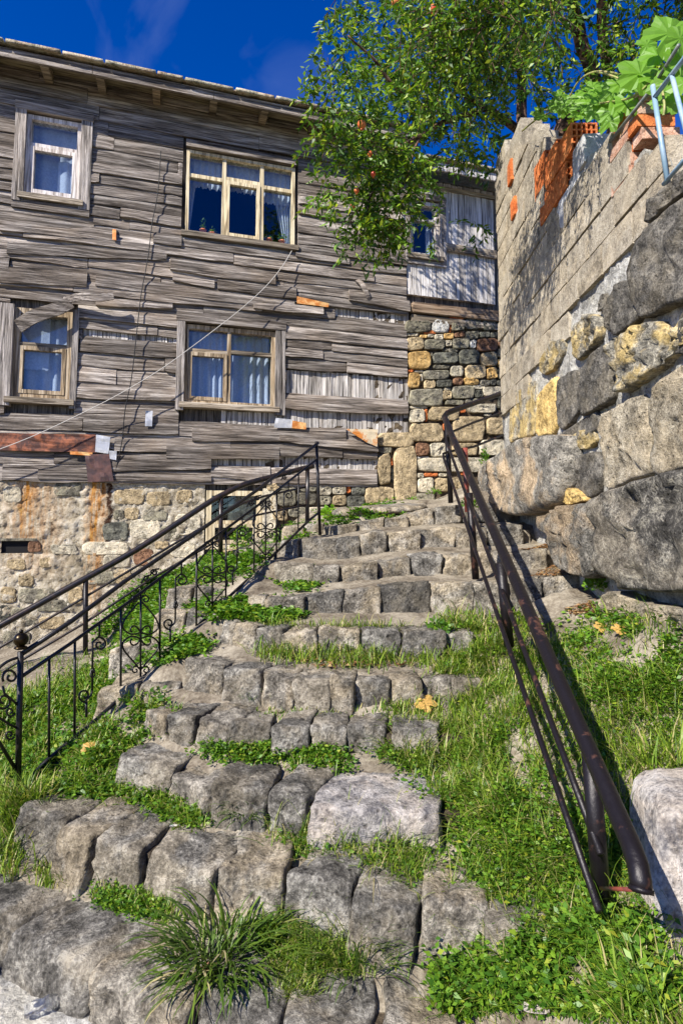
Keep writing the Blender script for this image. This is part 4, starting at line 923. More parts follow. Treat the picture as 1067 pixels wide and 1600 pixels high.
# cables
def fpath(pts): return [FW(*(lambda q: (q[0], w, q[2]))(F(x, y, w))) for x, y, w in pts]
obj('cable', *tube(smooth_path(fpath([(456, 392, .14), (440, 418, .18), (415, 448, .22), (380, 480, .25), (345, 508, .26), (300, 542, .26), (250, 578, .25), (190, 614, .25), (130, 645, .24), (60, 678, .24), (0, 702, .25), (-60, 722, .25)]), 6), .0055, 6), M['white_cable'], smooth=True, label='pale sagging cable strung across the plank front from the wide upper window', cat='cable')
obj('cable', *tube(smooth_path(fpath([(252, 236, .09), (247, 300, .1), (238, 350, .1), (232, 400, .1), (221, 460, .1), (214, 520, .12), (206, 590, .12), (196, 640, .12), (191, 690, .1), (180, 740, .08)]), 5), .006, 6), M['black_cable'], smooth=True, label='thin black cable hanging straight down the plank front', cat='cable')

# ================================================================ RIGHT RETAINING WALL
rw = empty('retaining_wall', (WX + .1, 4.4, 1.2), 0, label='high retaining wall of big mortared stones topped with concrete blocks', cat='wall')
def wy(x): r = ray(x, 800); return (WX / (r.x - WS * r.y)) * r.y
TOPP = [(W(x, y).y, W(x, y).z) for x, y in ((785, 232), (800, 212), (838, 212), (846, 285), (872, 300), (905, 240), (930, 218), (965, 220), (985, 240), (1003, 215), (1045, 225), (1067, 290), (1200, 420))]
TOPP = sorted(TOPP)
def top_z(Y): return float(np.interp(Y, [q[0] for q in TOPP], [q[1] for q in TOPP]))
YF, YNR = 6.15, .9
# backing of whitish mortar
nY, nZ = 90, 80; V = []
for i in range(nY + 1):
    Y = YNR + (YF - YNR) * i / nY; zt = min(top_z(Y), 5.55) - .06
    for j in range(nZ + 1):
        z = -.1 + (zt + .1) * j / nZ
        V.append(WP(Y, z, -.010 + fb((Y, z, 0), 8, 2, 5) * .02))
Fc = [(i*(nZ+1) + j, i*(nZ+1) + j + 1, (i+1)*(nZ+1) + j + 1, (i+1)*(nZ+1) + j) for i in range(nY) for j in range(nZ)]
b = len(V)
for i in (0, nY):
    for j in (0, nZ):
        v = V[i*(nZ+1) + j]; V.append(v + Vector((.45, 0, 0)))
back = obj_p('mortar_backing', V, Fc, M['wmortar'], rw, smooth=True)
# solid core behind the face, stepped with the top
cv = ([], [])
for i in range(18):
    Ya, Yb = YNR + (YF - YNR) * i / 18, YNR + (YF - YNR) * (i + 1) / 18
    zt = min(top_z(Ya), top_z(Yb), 5.5) - .08; A = WP(Ya, 0, -.06); B_ = WP(Yb, 0, -.06)
    cv = join(cv, box(A.x, A.x + .45, Ya, Yb, -.1, zt))
obj_p('wall_core', *cv, M['dmortar'], rw)
# far end face of the wall is closed by the core; traced stones of the lower part
def wall_stone(poly, mat, th, seed, w=0.0, n=40, rough=.55, tuple3=True):
    th *= .42; n = max(n, 28); rough = .5 if mat != 'basalt' else .32
    pts = [W(x, y, w) for x, y in poly]; pl = [(p.y, p.z) for p in pts]; mx = sum(q[0] for q in pl) / len(pl); my = sum(q[1] for q in pl) / len(pl)
    pl = [(mx + (a - mx) * 1.035, my + (b - my) * 1.035) for a, b in pl]
    V, Fc = pillow(pl, th, lambda a, b, o: WP(a, b, w + o), .12 + w, n, seed, rough)
    obj_p('stone', V, [f[::-1] for f in Fc], M[mat], rw, smooth=True)
def z5(*l): return [(780 + l[i] / 3.718, 400 + l[i+1] / 3.718) for i in range(0, len(l), 2)]
def z6(*l): return [(720 + l[i] / 3.075, 680 + l[i+1] / 3.075) for i in range(0, len(l), 2)]
wall_stone([(994, 412), (1003, 383), (1024, 357), (1070, 318), (1150, 270), (1150, 440), (1070, 474), (1010, 497), (1002, 470)], 'basalt', .16, 1)
wall_stone([(1018, 350), (1024, 318), (1070, 276), (1150, 210), (1150, 255), (1070, 310)], 'basalt', .12, 2)
wall_stone(z5(632, 300, 700, 165, 770, 142, 800, 180, 842, 370, 692, 462, 635, 410), 'basalt', .09, 3)
wall_stone(z5(445, 440, 515, 335, 590, 350, 605, 440, 590, 490, 480, 610, 450, 580), 'speckle', .10, 4)
wall_stone(z5(250, 600, 310, 500, 380, 480, 385, 560, 330, 660, 270, 690, 245, 660), 'speckle', .06, 5)
wall_stone(z5(235, 810, 290, 745, 345, 700, 340, 1030, 222, 1045), 'ochre', .06, 6)
wall_stone(z5(66, 900, 80, 835, 130, 760, 215, 725, 222, 820, 212, 1038, 100, 1058, 62, 1090), 'speckle', .035, 7, rough=.6)
wall_stone(z5(352, 730, 420, 672, 480, 668, 490, 880, 430, 970, 380, 1008, 347, 960), 'basalt', .07, 8)
wall_stone(z5(490, 665, 560, 565, 648, 505, 668, 640, 678, 835, 512, 928, 488, 870), 'basalt', .10, 9)
wall_stone(z5(695, 500, 820, 412, 960, 377, 998, 432, 980, 640, 900, 700, 740, 798, 725, 700, 698, 640), 'speckle', .15, 10)
wall_stone(z5(1028, 440, 1090, 370, 1200, 330, 1200, 480, 1065, 540, 1000, 640, 985, 620), 'speckle', .10, 11)
wall_stone(z5(418, 1075, 470, 1012, 560, 1010, 580, 1070, 540, 1118, 430, 1128), 'speckle', .05, 12)
wall_stone(z5(600, 330 - 100, 630, 215, 625, 300, 585, 325), 'basalt', .05, 13, n=14)
wall_stone([(944, 652), (980, 630), (1010, 617), (1022, 660), (1026, 738), (990, 752), (957, 768), (950, 705)], 'pale', .11, 14)
wall_stone([(1027, 606), (1067, 578), (1140, 530), (1140, 700), (1067, 735), (1030, 745)], 'pale', .11, 15)
wall_stone([(1070, 560), (1070, 490), (1160, 440), (1160, 510)], 'basalt', .1, 16)
wall_stone(z6(95, 185, 230, 75, 330, 15, 478, 2, 490, 90, 498, 150, 480, 290, 440, 340, 300, 382, 255, 378, 150, 300), 'boulder', .20, 17, .12, 34, .5)
wall_stone(z6(492, 140, 560, 102, 678, 78, 688, 200, 658, 298, 600, 302, 512, 235), 'basalt', .10, 18)
wall_stone(z6(505, 262, 540, 252, 615, 312, 512, 338), 'ochre', .07, 19, .06, 14)
wall_stone(z6(400, 400, 520, 342, 628, 332, 640, 420, 658, 640, 622, 688, 560, 660, 500, 640, 440, 480), 'boulder', .16, 20, .10, 30)
wall_stone(z6(642, 332, 750, 272, 900, 222, 1067, 185, 1300, 150, 1300, 720, 1067, 752, 800, 732, 742, 690, 700, 640, 662, 480), 'streak', .20, 21, .06, 40, .5)
wall_stone(z6(655, 812, 745, 745, 862, 800, 842, 884, 760, 890, 665, 830), 'pale', .10, 22, .08)
wall_stone(z6(880, 800, 1067, 832, 1200, 850, 1200, 950, 1067, 930, 890, 905), 'pale', .10, 23, .06)
wall_stone([(850, 690), (880, 678), (935, 640), (940, 670), (900, 690), (858, 706)], 'basalt', .05, 24, n=16)
# the wall goes on towards the viewer, outside the frame
zz_ = .05; k_ = 0
while zz_ < 2.2:
    hh = .34 + .12 * ((k_ * 7) % 3) / 2; yy_ = .95 - .2 * (k_ % 2)
    while yy_ < 2.1:
        ll = random.uniform(.34, .62); pl = [(yy_ + .03, zz_ + .02), (yy_ + ll * .5, zz_), (yy_ + ll - .03, zz_ + .03), (yy_ + ll, zz_ + hh * .5), (yy_ + ll - .03, zz_ + hh - .03), (yy_ + ll * .5, zz_ + hh), (yy_ + .03, zz_ + hh - .02), (yy_, zz_ + hh * .5)]
        if yy_ + ll < 2.36 or zz_ > 1.75:
            V, Fc = pillow(pl, random.uniform(.05, .09), lambda a, b, o: WP(a, b, o), .12, 28, 60 + k_ + yy_ * 3, .45)
            obj_p('stone', V, [f[::-1] for f in Fc], M[random.choice(('pale', 'basalt', 'streak', 'boulder'))], rw, smooth=True)
        yy_ += ll + .02
    zz_ += hh + .02; k_ += 1
# concrete blocks of the upper part
BND = [(797, 668), (800, 640), (850, 575), (880, 522), (905, 488), (935, 462), (960, 425), (985, 395), (1020, 350), (1040, 318), (1075, 280), (1150, 200)]
row = 0; z = 2.4; nblk = 0
while z < 5.7:
    h = .205; Y = YNR + .2 + (row % 2) * .2
    while Y < YF - .03:
        L = .40; Ye = min(Y + L, YF - .02)
        cx, cy = to_px(WP((Y + Ye) / 2, z + h / 2)); lim = float(np.interp(cx, [q[0] for q in BND], [q[1] for q in BND]))
        cnt = [to_px(WP(q, z + h / 2)) for q in (Y + .05, Ye - .05)]
        ok = all(c[1] < float(np.interp(c[0], [q[0] for q in BND], [q[1] for q in BND])) + 4 for c in cnt)
        bx = to_px(WP((Y + Ye) / 2, z + h / 2))
        inbrick = 842 < bx[0] < 925 and 180 < bx[1] < 300
        if cy < lim and ok and z + h < top_z((Y + Ye) / 2) + .06 and Ye - Y > .1 and Y > 2.2 and not inbrick:
            g = .0035; o1 = .018 + random.uniform(-.010, .010); q = lambda a, b, o: WP(a, b, o)
            c8 = [q(Y + g, z + g, .0 + o1), q(Ye - g, z + g, o1), q(Y + g, z + g, -.19), q(Ye - g, z + g, -.19), q(Y + g, z + h - g, o1), q(Ye - g, z + h - g, o1), q(Y + g, z + h - g, -.19), q(Ye - g, z + h - g, -.19)]
            V, Fc = stone_block(c8, (9, 3, 5), 60, .003, 9, Y * 3 + z)
            ob = obj_p('concrete_block', V, [f[::-1] for f in Fc], M['block'], rw, smooth=False); nblk += 1
        Y = Ye
    z += h; row += 1
def wall_box(name, Y0, Y1, z0, z1, mat, w=.01, deep=.2, **k):
    q = WP; g = .004
    c8 = [q(Y0 + g, z0 + g, w), q(Y1 - g, z0 + g, w), q(Y0 + g, z0 + g, w - deep), q(Y1 - g, z0 + g, w - deep), q(Y0 + g, z1 - g, w), q(Y1 - g, z1 - g, w), q(Y0 + g, z1 - g, w - deep), q(Y1 - g, z1 - g, w - deep)]
    V, Fc = stone_block(c8, (5, 3, 3), 16, .003, 9, Y0); return obj_p(name, V, [f[::-1] for f in Fc], M[mat], rw, smooth=False, **k)
def hollow_brick(Y0, Y1, z0, z1, label=None, w=.015, deep=.19):
    """Hollow clay block with its open honeycomb end towards the steps (low Y)."""
    A = WP(Y0, z0, w); x0, x1 = A.x, A.x + deep; parts = []; t = .012; nx, nz = 5, 4
    for i in range(nx + 1):
        x = x0 + (x1 - x0 - t) * i / nx; parts.append(box(x, x + t, Y0, Y1, z0, z1))
    for j in range(nz + 1):
        zz = z0 + (z1 - z0 - t) * j / nz
        for i in range(nx):
            xa = x0 + (x1 - x0 - t) * i / nx + t; xb = x0 + (x1 - x0 - t) * (i + 1) / nx; parts.append(box(xa, xb, Y0 + .001, Y1 - .001, zz, zz + t))
    parts.append(box(x0 + t, x1 - t, (Y0 + Y1) / 2, (Y0 + Y1) / 2 + .01, z0 + t, z1 - t))
    o = obj_p('hollow_brick', *join(*parts), M['brick'], rw)
    if label: o['label'] = label
hollow_brick(3.90, 4.16, 4.33, 4.53, 'orange honeycomb brick with its open end showing', .02)
hollow_brick(4.20, 4.46, 4.36, 4.62)
hollow_brick(4.02, 4.30, 4.12, 4.32, None, .02)
hollow_brick(4.32, 4.62, 4.14, 4.35); hollow_brick(4.48, 4.74, 4.42, 4.72)
wall_box('concrete_block', 3.80, 4.24, 3.86, 4.12, 'block_white', .02, label='whitewashed block under the orange bricks')
wall_box('concrete_block', 3.70, 3.92, 4.10, 4.32, 'block_white', .018)
for (x, y, l, h) in ((801, 270, .16, .24), (806, 326, .16, .2)):
    p = W(x, y); wall_box('brick', p.y - l / 2, p.y + l / 2, p.z - h / 2, p.z + h / 2, 'brick', .045)
# brick pier on the wall top
for k in range(6):
    zc = 3.62 + k * .073; off = .012 * ((k * 7) % 3 - 1)
    for m, (a, b) in enumerate(((2.99, 3.09), (3.10, 3.32))):
        if k < 2 and m == 0: continue
        v = WP(a, zc, .0); v0, f0 = box(v.x + off, v.x + .21 + off, a, b, zc, zc + .066)
        obj_p('brick', v0, f0, M['brick_dull'] if (k + m) % 3 else M['brick'], rw)
wall_box('concrete_block', 2.70, 3.04, 3.42, 3.60, 'block', .02); wall_box('concrete_block', 2.66, 2.98, 3.20, 3.415, 'block', .015)
for i, (Y, z, s) in enumerate(((4.85, 5.0, .2), (3.45, 4.02, .2), (5.3, 5.4, .2))): pass

# ================================================================ RAILINGS
# ornate wrought iron railing
NB = PZ(29, 1245, .30); FB_ = P(500, 832, 5.25)
RB = VP((NB.x, NB.y), (FB_.x, FB_.y))
rl = empty('wrought_iron_railing', (NB.x, NB.y, NB.z), 0, label='black wrought iron railing with scroll panels and ball newel left of the steps', cat='railing')
def rpart(name, m, mat='iron', parent=None, **k):
    V, Fc = m; l = rl.location; o = obj(name, [(v[0] - l.x, v[1] - l.y, v[2] - l.z) for v in V], Fc, M[mat], parent or rl, smooth=True, **k); return o
def lerp_y(pl, x): return float(np.interp(x, [q[0] for q in pl], [q[1] for q in pl]))
TOPR = [(34, 1022), (110, 972), (200, 905), (300, 838), (400, 767), (497, 692)]
SECR = [(30, 1060), (110, 1006), (200, 942), (300, 866), (400, 792), (497, 716)]
BOTR = [(28, 1236), (75, 1187), (150, 1125), (250, 1035), (330, 958), (400, 894), (484, 812), (499, 800)]
rpart('handrail', tube([RB(*q) for q in TOPR], .014, 8)); rpart('upper_bar', tube([RB(*q) for q in SECR], .010, 6)); rpart('lower_bar', tube([RB(*q) for q in BOTR], .011, 6))
nw = rpart('newel_post', tube([RB(28, 1252), RB(33, 1018)], .015, 8))
def sphere(c, r, n=12, m=8, sz=1.0):
    V, Fc = [], []
    for j in range(m + 1):
        a = math.pi * j / m
        for i in range(n): V.append(Vector(c) + Vector((r * math.sin(a) * math.cos(2*math.pi*i/n), r * math.sin(a) * math.sin(2*math.pi*i/n), r * sz * math.cos(a))))
    for j in range(m):
        for i in range(n): Fc.append((j*n + i, (j+1)*n + i, (j+1)*n + (i+1) % n, j*n + (i+1) % n))
    return V, Fc
bc = RB(33, 1008)
rpart('ball', join(sphere(bc + Vector((0, 0, .028)), .036), sphere(bc + Vector((0, 0, -.012)), .032, 12, 6, .35), sphere(bc + Vector((0, 0, .068)), .010)), 'brass', nw)
rpart('end_post', tube([RB(500, 836), RB(494.5, 690)], .014, 8))
def vbar(x, r=.007): rpart('baluster', tube([RB(x, lerp_y(BOTR, x)), RB(x + .6, lerp_y(SECR, x))], r, 6))
def spiral(c, r0, turns, a0, sgn, px2=1.0, n=20):   # spiral in railing pixels (x right, y down)
    return [(c[0] + r0 * (1 - .78 * k / n) * math.cos(a0 + sgn * turns * 2 * math.pi * k / n) * px2, c[1] + r0 * (1 - .78 * k / n) * math.sin(a0 + sgn * turns * 2 * math.pi * k / n)) for k in range(n + 1)]
def rtube(pts, r=.0055): return tube([RB(*q) for q in pts], r, 5)
def heart(x):
    yt, yb = lerp_y(SECR, x), lerp_y(BOTR, x); h = yb - yt; ym = (yt + yb) / 2 - h * .01; k = h / 120.0; m = []
    m.append(tube([RB(x, yb), RB(x + .5, yt)], .0065, 6))
    for s in (-1, 1):
        R = 12 * k
        up = [(x + s * 2 * k, ym - 46 * k), (x + s * 8 * k, ym - 40 * k), (x + s * 22 * k, ym - 22 * k), (x + s * 24 * k, ym - 10 * k), (x + s * 13 * k, ym - 2 * k)] + [(x + s * (9 * k - 8 * k * math.cos(a * .5) * (1 - a / 16)), ym - 8 * k + 7 * k * math.cos(a * .62 + 1.0) * (1 - a / 14)) for a in range(9)]
        m.append(rtube(smooth_path([Vector((*q, 0)) for q in up], 4) and [tuple(v[:2]) for v in smooth_path([Vector((*q, 0)) for q in up], 4)]))
        dn = [(x + s * 2 * k, ym + 46 * k), (x + s * 8 * k, ym + 38 * k), (x + s * 23 * k, ym + 20 * k), (x + s * 24 * k, ym + 9 * k), (x + s * 13 * k, ym + 1 * k)] + [(x + s * (9 * k - 8 * k * math.cos(a * .5) * (1 - a / 16)), ym + 8 * k - 7 * k * math.cos(a * .62 + 1.0) * (1 - a / 14)) for a in range(9)]
        m.append(rtube([tuple(v[:2]) for v in smooth_path([Vector((*q, 0)) for q in dn], 4)]))
        for yy in (ym - 50 * k, ym + 48 * k): m.append(rtube(spiral((x + s * 7 * k, yy), 6.5 * k, 1.2, math.pi if s > 0 else 0, s, 1, 14), .005))
    rpart('scroll_panel', join(*m))
def sbal(x):
    yt, yb = lerp_y(SECR, x), lerp_y(BOTR, x); h = yb - yt; k = h / 120.0; xm = x - 7 * k
    m = [tube([RB(x + 1, yt), RB(x + 1, yt + 16 * k)], .006, 6), rtube([(x, yt + 16 * k)] + spiral((x + 1 * k, yt + 27 * k), 9 * k, 1.15, -1.6, 1), .006),
         rtube([(x, yt + 17 * k), (x - 8 * k, yt + 24 * k), (xm - 1 * k, yt + 34 * k), (xm - 1.5 * k, yb - 34 * k)], .006),
         rtube([(xm - 1.5 * k, yb - 34 * k), (xm - 3 * k, yb - 28 * k), (xm - 10 * k, yb - 21 * k)] + spiral((xm - 11 * k, yb - 28 * k), 9 * k, 1.15, 1.4, 1), .006),
         tube([RB(xm - 9 * k, yb - 20 * k), RB(xm - 9 * k, yb)], .007, 6)]
    c = RB(xm - 1 * k, (yt + yb) / 2 + 4 * k)
    for a in range(4):
        pts = [c + Vector((.014 * math.sin(q / 8 * math.pi) * math.cos(a * 1.57 + q * .4), .014 * math.sin(q / 8 * math.pi) * math.sin(a * 1.57 + q * .4), .03 - .06 * q / 8)) for q in range(9)]
        m.append(tube(pts, .004, 5))
    rpart('scroll_baluster', join(*m))
for x in (77, 117, 189, 250, 307, 353, 397, 432, 466): vbar(x)
for x in (220, 332, 415): heart(x)
for x in (155, 283, 378, 450): sbal(x)
vbar(481, .006)
for x, yb in ((275.5, 1072), (430.5, 912)): rpart('foot', tube([RB(x, yb), RB(x, lerp_y(BOTR, x) - 2)], .013, 8))
for x in (235, 397, 448):
    y = (lerp_y(TOPR, x) + lerp_y(SECR, x)) / 2; k = .62 if x < 300 else (.5 if x < 420 else .4)
    rpart('top_scroll', join(rtube(spiral((x - 9 * k, y + 8 * k), 9 * k, 1.3, 0, 1)), rtube(spiral((x + 10 * k, y - 6 * k), 9 * k, 1.3, math.pi, 1)), rtube([(x - 22 * k, y + 20 * k), (x - 12 * k, y + 3 * k), (x, y), (x + 12 * k, y - 14 * k), (x + 22 * k, y - 16 * k)])))
# the scrolled end panel beyond the newel
rpart('end_scroll', join(rtube([tuple(v[:2]) for v in smooth_path([Vector((*q, 0)) for q in [(31, 1027), (12, 1034), (-4, 1048), (-14, 1070)]], 5)], .008),
      rtube(spiral((17, 1058), 13, 1.25, 2.6, 1), .006), rtube(spiral((6, 1095), 15, 1.3, 3.4, -1), .006), rtube(spiral((17, 1112), 8, 1.2, .4, 1), .005), rtube(spiral((16, 1148), 8, 1.2, .4, 1), .005),
      rtube([(5, 1072), (8, 1084), (20, 1094), (29, 1102)], .006), rtube([(-20, 1112), (0, 1122), (16, 1132), (28, 1138)], .006), rtube([(-30, 1128), (0, 1161), (27, 1206)], .009)))

# plain pipe handrail behind it
A0, A1 = P(134, 1020, 5.45), P(479, 816, 6.55)
RA = VP((A0.x, A0.y), (A1.x, A1.y))
ra = empty('pipe_handrail', (A0.x, A0.y, A0.z), 0, label='plain black pipe handrail behind the wrought iron one, along the house', cat='railing')
def rpa(name, pts, r, mat='pipe'):
    l = ra.location; V, Fc = tube([RA(*q) for q in pts], r, 8); obj(name, [(v[0] - l.x, v[1] - l.y, v[2] - l.z) for v in V], Fc, M[mat], ra, smooth=True)
rpa('handrail', [tuple(v[:2]) for v in smooth_path([Vector((x, y, 0)) for x, y in [(-40, 1001), (0, 978), (110, 917), (215, 858), (319, 790), (350, 772), (382, 757), (425, 745), (470, 733), (490, 728)]], 4)], .030)
rpa('middle_bar', [(-40, 1036), (0, 1012), (135, 932), (262, 856), (345, 807), (380, 786), (414, 775), (482, 760)], .012)
rpa('lower_bar', [(-40, 1076), (0, 1052), (135, 972), (240, 902), (345, 842), (396, 806), (482, 788)], .012)
for x, a, b in ((134, 1024, 903), (345, 866, 775), (480, 820, 731)): rpa('post', [(x, a), (x + .5, b)], .024, 'rustpipe' if x < 300 else 'pipe')

# heavy rusty handrail on the right
rr = empty('rusty_handrail', tuple(P(940, 1440, 1.9)), 0, label='long bent rusty dark pipe handrail running down the right of the steps', cat='railing')
def rpr(name, pts, r, mat='rustpipe', n=12, path=True, k=5):
    l = rr.location; pts = [P(*q) for q in pts]; pts = smooth_path(pts, k) if path else pts
    V, Fc = tube(pts, r, n); return obj(name, [(v[0] - l.x, v[1] - l.y, v[2] - l.z) for v in V], Fc, M[mat], rr, smooth=True)
RAILD = lambda x0: None
def on_line(pa, pb, x):              # point on the straight 3D pipe at pixel column x
    lo_, hi_ = 0.0, 1.0
    for _ in range(40):
        m_ = (lo_ + hi_) / 2
        if to_px(pa.lerp(pb, m_))[0] < x: lo_ = m_
        else: hi_ = m_
    return pa.lerp(pb, lo_)
pA, pB = P(696, 658, 5.35), P(985, 1320, 1.64)
def rail_pts(pts, r, name, mat='rustpipe', n=12):
    l = rr.location; V, Fc = tube(pts, r, n); return obj(name, [(v[0] - l.x, v[1] - l.y, v[2] - l.z) for v in V], Fc, M[mat], rr, smooth=True)
main = [P(815, 603, 6.4), P(760, 623, 5.95), P(712, 640, 5.5), P(699, 645, 5.42), P(694, 651, 5.38)] + [pA.lerp(pB, k / 14) for k in range(1, 14)] + [P(985, 1320, 1.64), P(996, 1352, 1.585), P(1000, 1375, 1.565), P(1001, 1392, 1.56)]
rail_pts(main, .027, 'handrail', 'rustpipe', 14)
rpr('end_cap', [(1001, 1386, 1.562), (1001, 1394, 1.558)], .0305, 'rustpipe', 14, False)
b1a, b1b = P(697, 690, 5.3), P(938, 1335, 1.86)
rail_pts([P(815, 634, 6.4), P(740, 660, 5.7), P(703, 676, 5.36), P(697, 683, 5.32)] + [b1a.lerp(b1b, k / 10) for k in range(11)], .012, 'middle_bar', n=8)
b2a, b2b = P(693, 716, 5.28), P(936, 1425, 1.80)
rail_pts([P(815, 668, 6.4), P(740, 698, 5.7), P(700, 706, 5.32), P(692, 709, 5.3)] + [b2a.lerp(b2b, k / 10) for k in range(11)], .012, 'lower_bar', n=8)
for (xb, yb, xt, yt, d, mat, r) in ((704, 786, 697, 655, 5.36, 'rustpipe', .024), (730, 800, 726, 700, 4.95, 'redpipe', .024), (743, 905, 733, 770, 4.2, 'rustpipe', .026), (795, 1010, 782, 880, 3.15, 'rustpipe', .028), (942, 1440, 922, 1178, 1.93, 'rustpipe', .028)):
    rpr('post', [(xb, yb, d), (xt, yt, d)], r, mat, 12, False)
rpr('bracket', [(938, 1388, 1.85), (990, 1390, 1.6)], .006, 'redpipe', 6, False)

# light pipe railing on the wall top
pr = empty('pipe_railing', tuple(W(1042, 281, .03)), 0, label='light blue-grey pipe railing on top of the wall at the upper right', cat='railing')
def prp(name, pts, r, mat='bluepipe', w=.04):
    l = pr.location; V, Fc = tube([W(x, y, w) for x, y in pts], r, 10); obj(name, [(v[0] - l.x, v[1] - l.y, v[2] - l.z) for v in V], Fc, M[mat], pr, smooth=True)
prp('post', [(1042, 283), (1019, 134)], .0125); prp('post', [(1085, 260), (1049, 118)], .011)
prp('top_rail', [(1022, 152), (1067, 93), (1140, -20)], .012); prp('bottom_rail', [(1036, 288), (1067, 252), (1150, 160)], .011)
prp('strut', [(953, 221), (1015, 142)], .010, 'darkpipe', .03); prp('strut', [(1012, 148), (1060, 70)], .009, 'darkpipe', .0)

# ================================================================ POMEGRANATE TREE
tree = empty('pomegranate_tree', (2.35, 6.2, 4.3), 0, label='leafy pomegranate tree with orange fruit hanging over the wall and roof', cat='tree')
def tpart(name, m, mat, parent=None):
    V, Fc = m; l = tree.location; return obj(name, [(v[0] - l.x, v[1] - l.y, v[2] - l.z) for v in V], Fc, M[mat], parent or tree, smooth=True)
base = Vector((2.3, 6.25, 4.25))
def limb(pts, r0, r1, name='limb', start=None):
    p = ([start] if start is not None else []) + [P(*q) for q in pts]; p = smooth_path(p, 5); n = len(p)
    p = [v + Vector((fb(v, 2.5, 1), fb(v, 2.5, 2), fb(v, 2.5, 3))) * .035 for v in p]
    tpart(name, tube(p, [r0 + (r1 - r0) * i / (n - 1) for i in range(n)], 8), 'bark')
    return p
BR = []
BR.append(limb([(816, 205, 6.35), (812, 150, 6.3), (806, 80, 6.2), (798, 0, 6.0), (790, -90, 5.8)], .075, .03, 'trunk', base))
BR.append(limb([(870, 220, 5.9), (925, 150, 5.6), (905, 60, 5.4), (888, -10, 5.2), (872, -100, 5.0)], .10, .045, 'trunk', base + Vector((.1, -.1, 0))))
BR.append(limb([(958, 200, 5.5), (950, 110, 5.3), (942, 20, 5.1), (936, -80, 4.8)], .07, .04, 'trunk', base + Vector((.15, -.2, .05))))
for q, a, b in (([(812, 208, 6.3), (790, 188, 6.2), (762, 172, 6.05), (735, 180, 5.9), (700, 190, 5.75), (655, 210, 5.6), (618, 235, 5.5)], .05, .015),
                ([(765, 173, 6.05), (735, 160, 5.9), (712, 132, 5.75), (690, 105, 5.6), (672, 60, 5.4)], .032, .012),
                ([(735, 180, 5.9), (722, 150, 5.8), (745, 118, 5.7), (750, 80, 5.6)], .02, .01),
                ([(812, 120, 6.25), (790, 85, 6.0), (770, 110, 5.8), (745, 108, 5.6)], .03, .012),
                ([(655, 145, 5.6), (630, 138, 5.5), (600, 112, 5.4), (575, 85, 5.3), (545, 60, 5.2)], .026, .008),
                ([(705, 190, 5.75), (660, 150, 5.6)], .02, .015),
                ([(618, 235, 5.5), (590, 270, 5.5), (575, 320, 5.55), (560, 370, 5.6)], .015, .006),
                ([(655, 210, 5.6), (640, 260, 5.6), (620, 310, 5.7)], .015, .006),
                ([(905, 60, 5.4), (870, 20, 5.1), (830, -60, 4.8)], .03, .012), ([(942, 20, 5.1), (990, -60, 4.6), (1040, -160, 4.2)], .03, .012),
                ([(798, 0, 6.0), (740, -60, 5.6), (660, -130, 5.2)], .03, .01), ([(888, -10, 5.2), (840, -20, 4.5), (780, 10, 3.9), (720, 30, 3.6)], .028, .01), ([(888, -10, 5.2), (900, -200, 4.5), (920, -420, 3.9)], .03, .012)):
    BR.append(limb(q, a, b))
CL = []     # foliage clumps: pixel x, y, radius px, depth, twigs
def cl(x, y, r, d, n): CL.append((x, y, r, d, n))
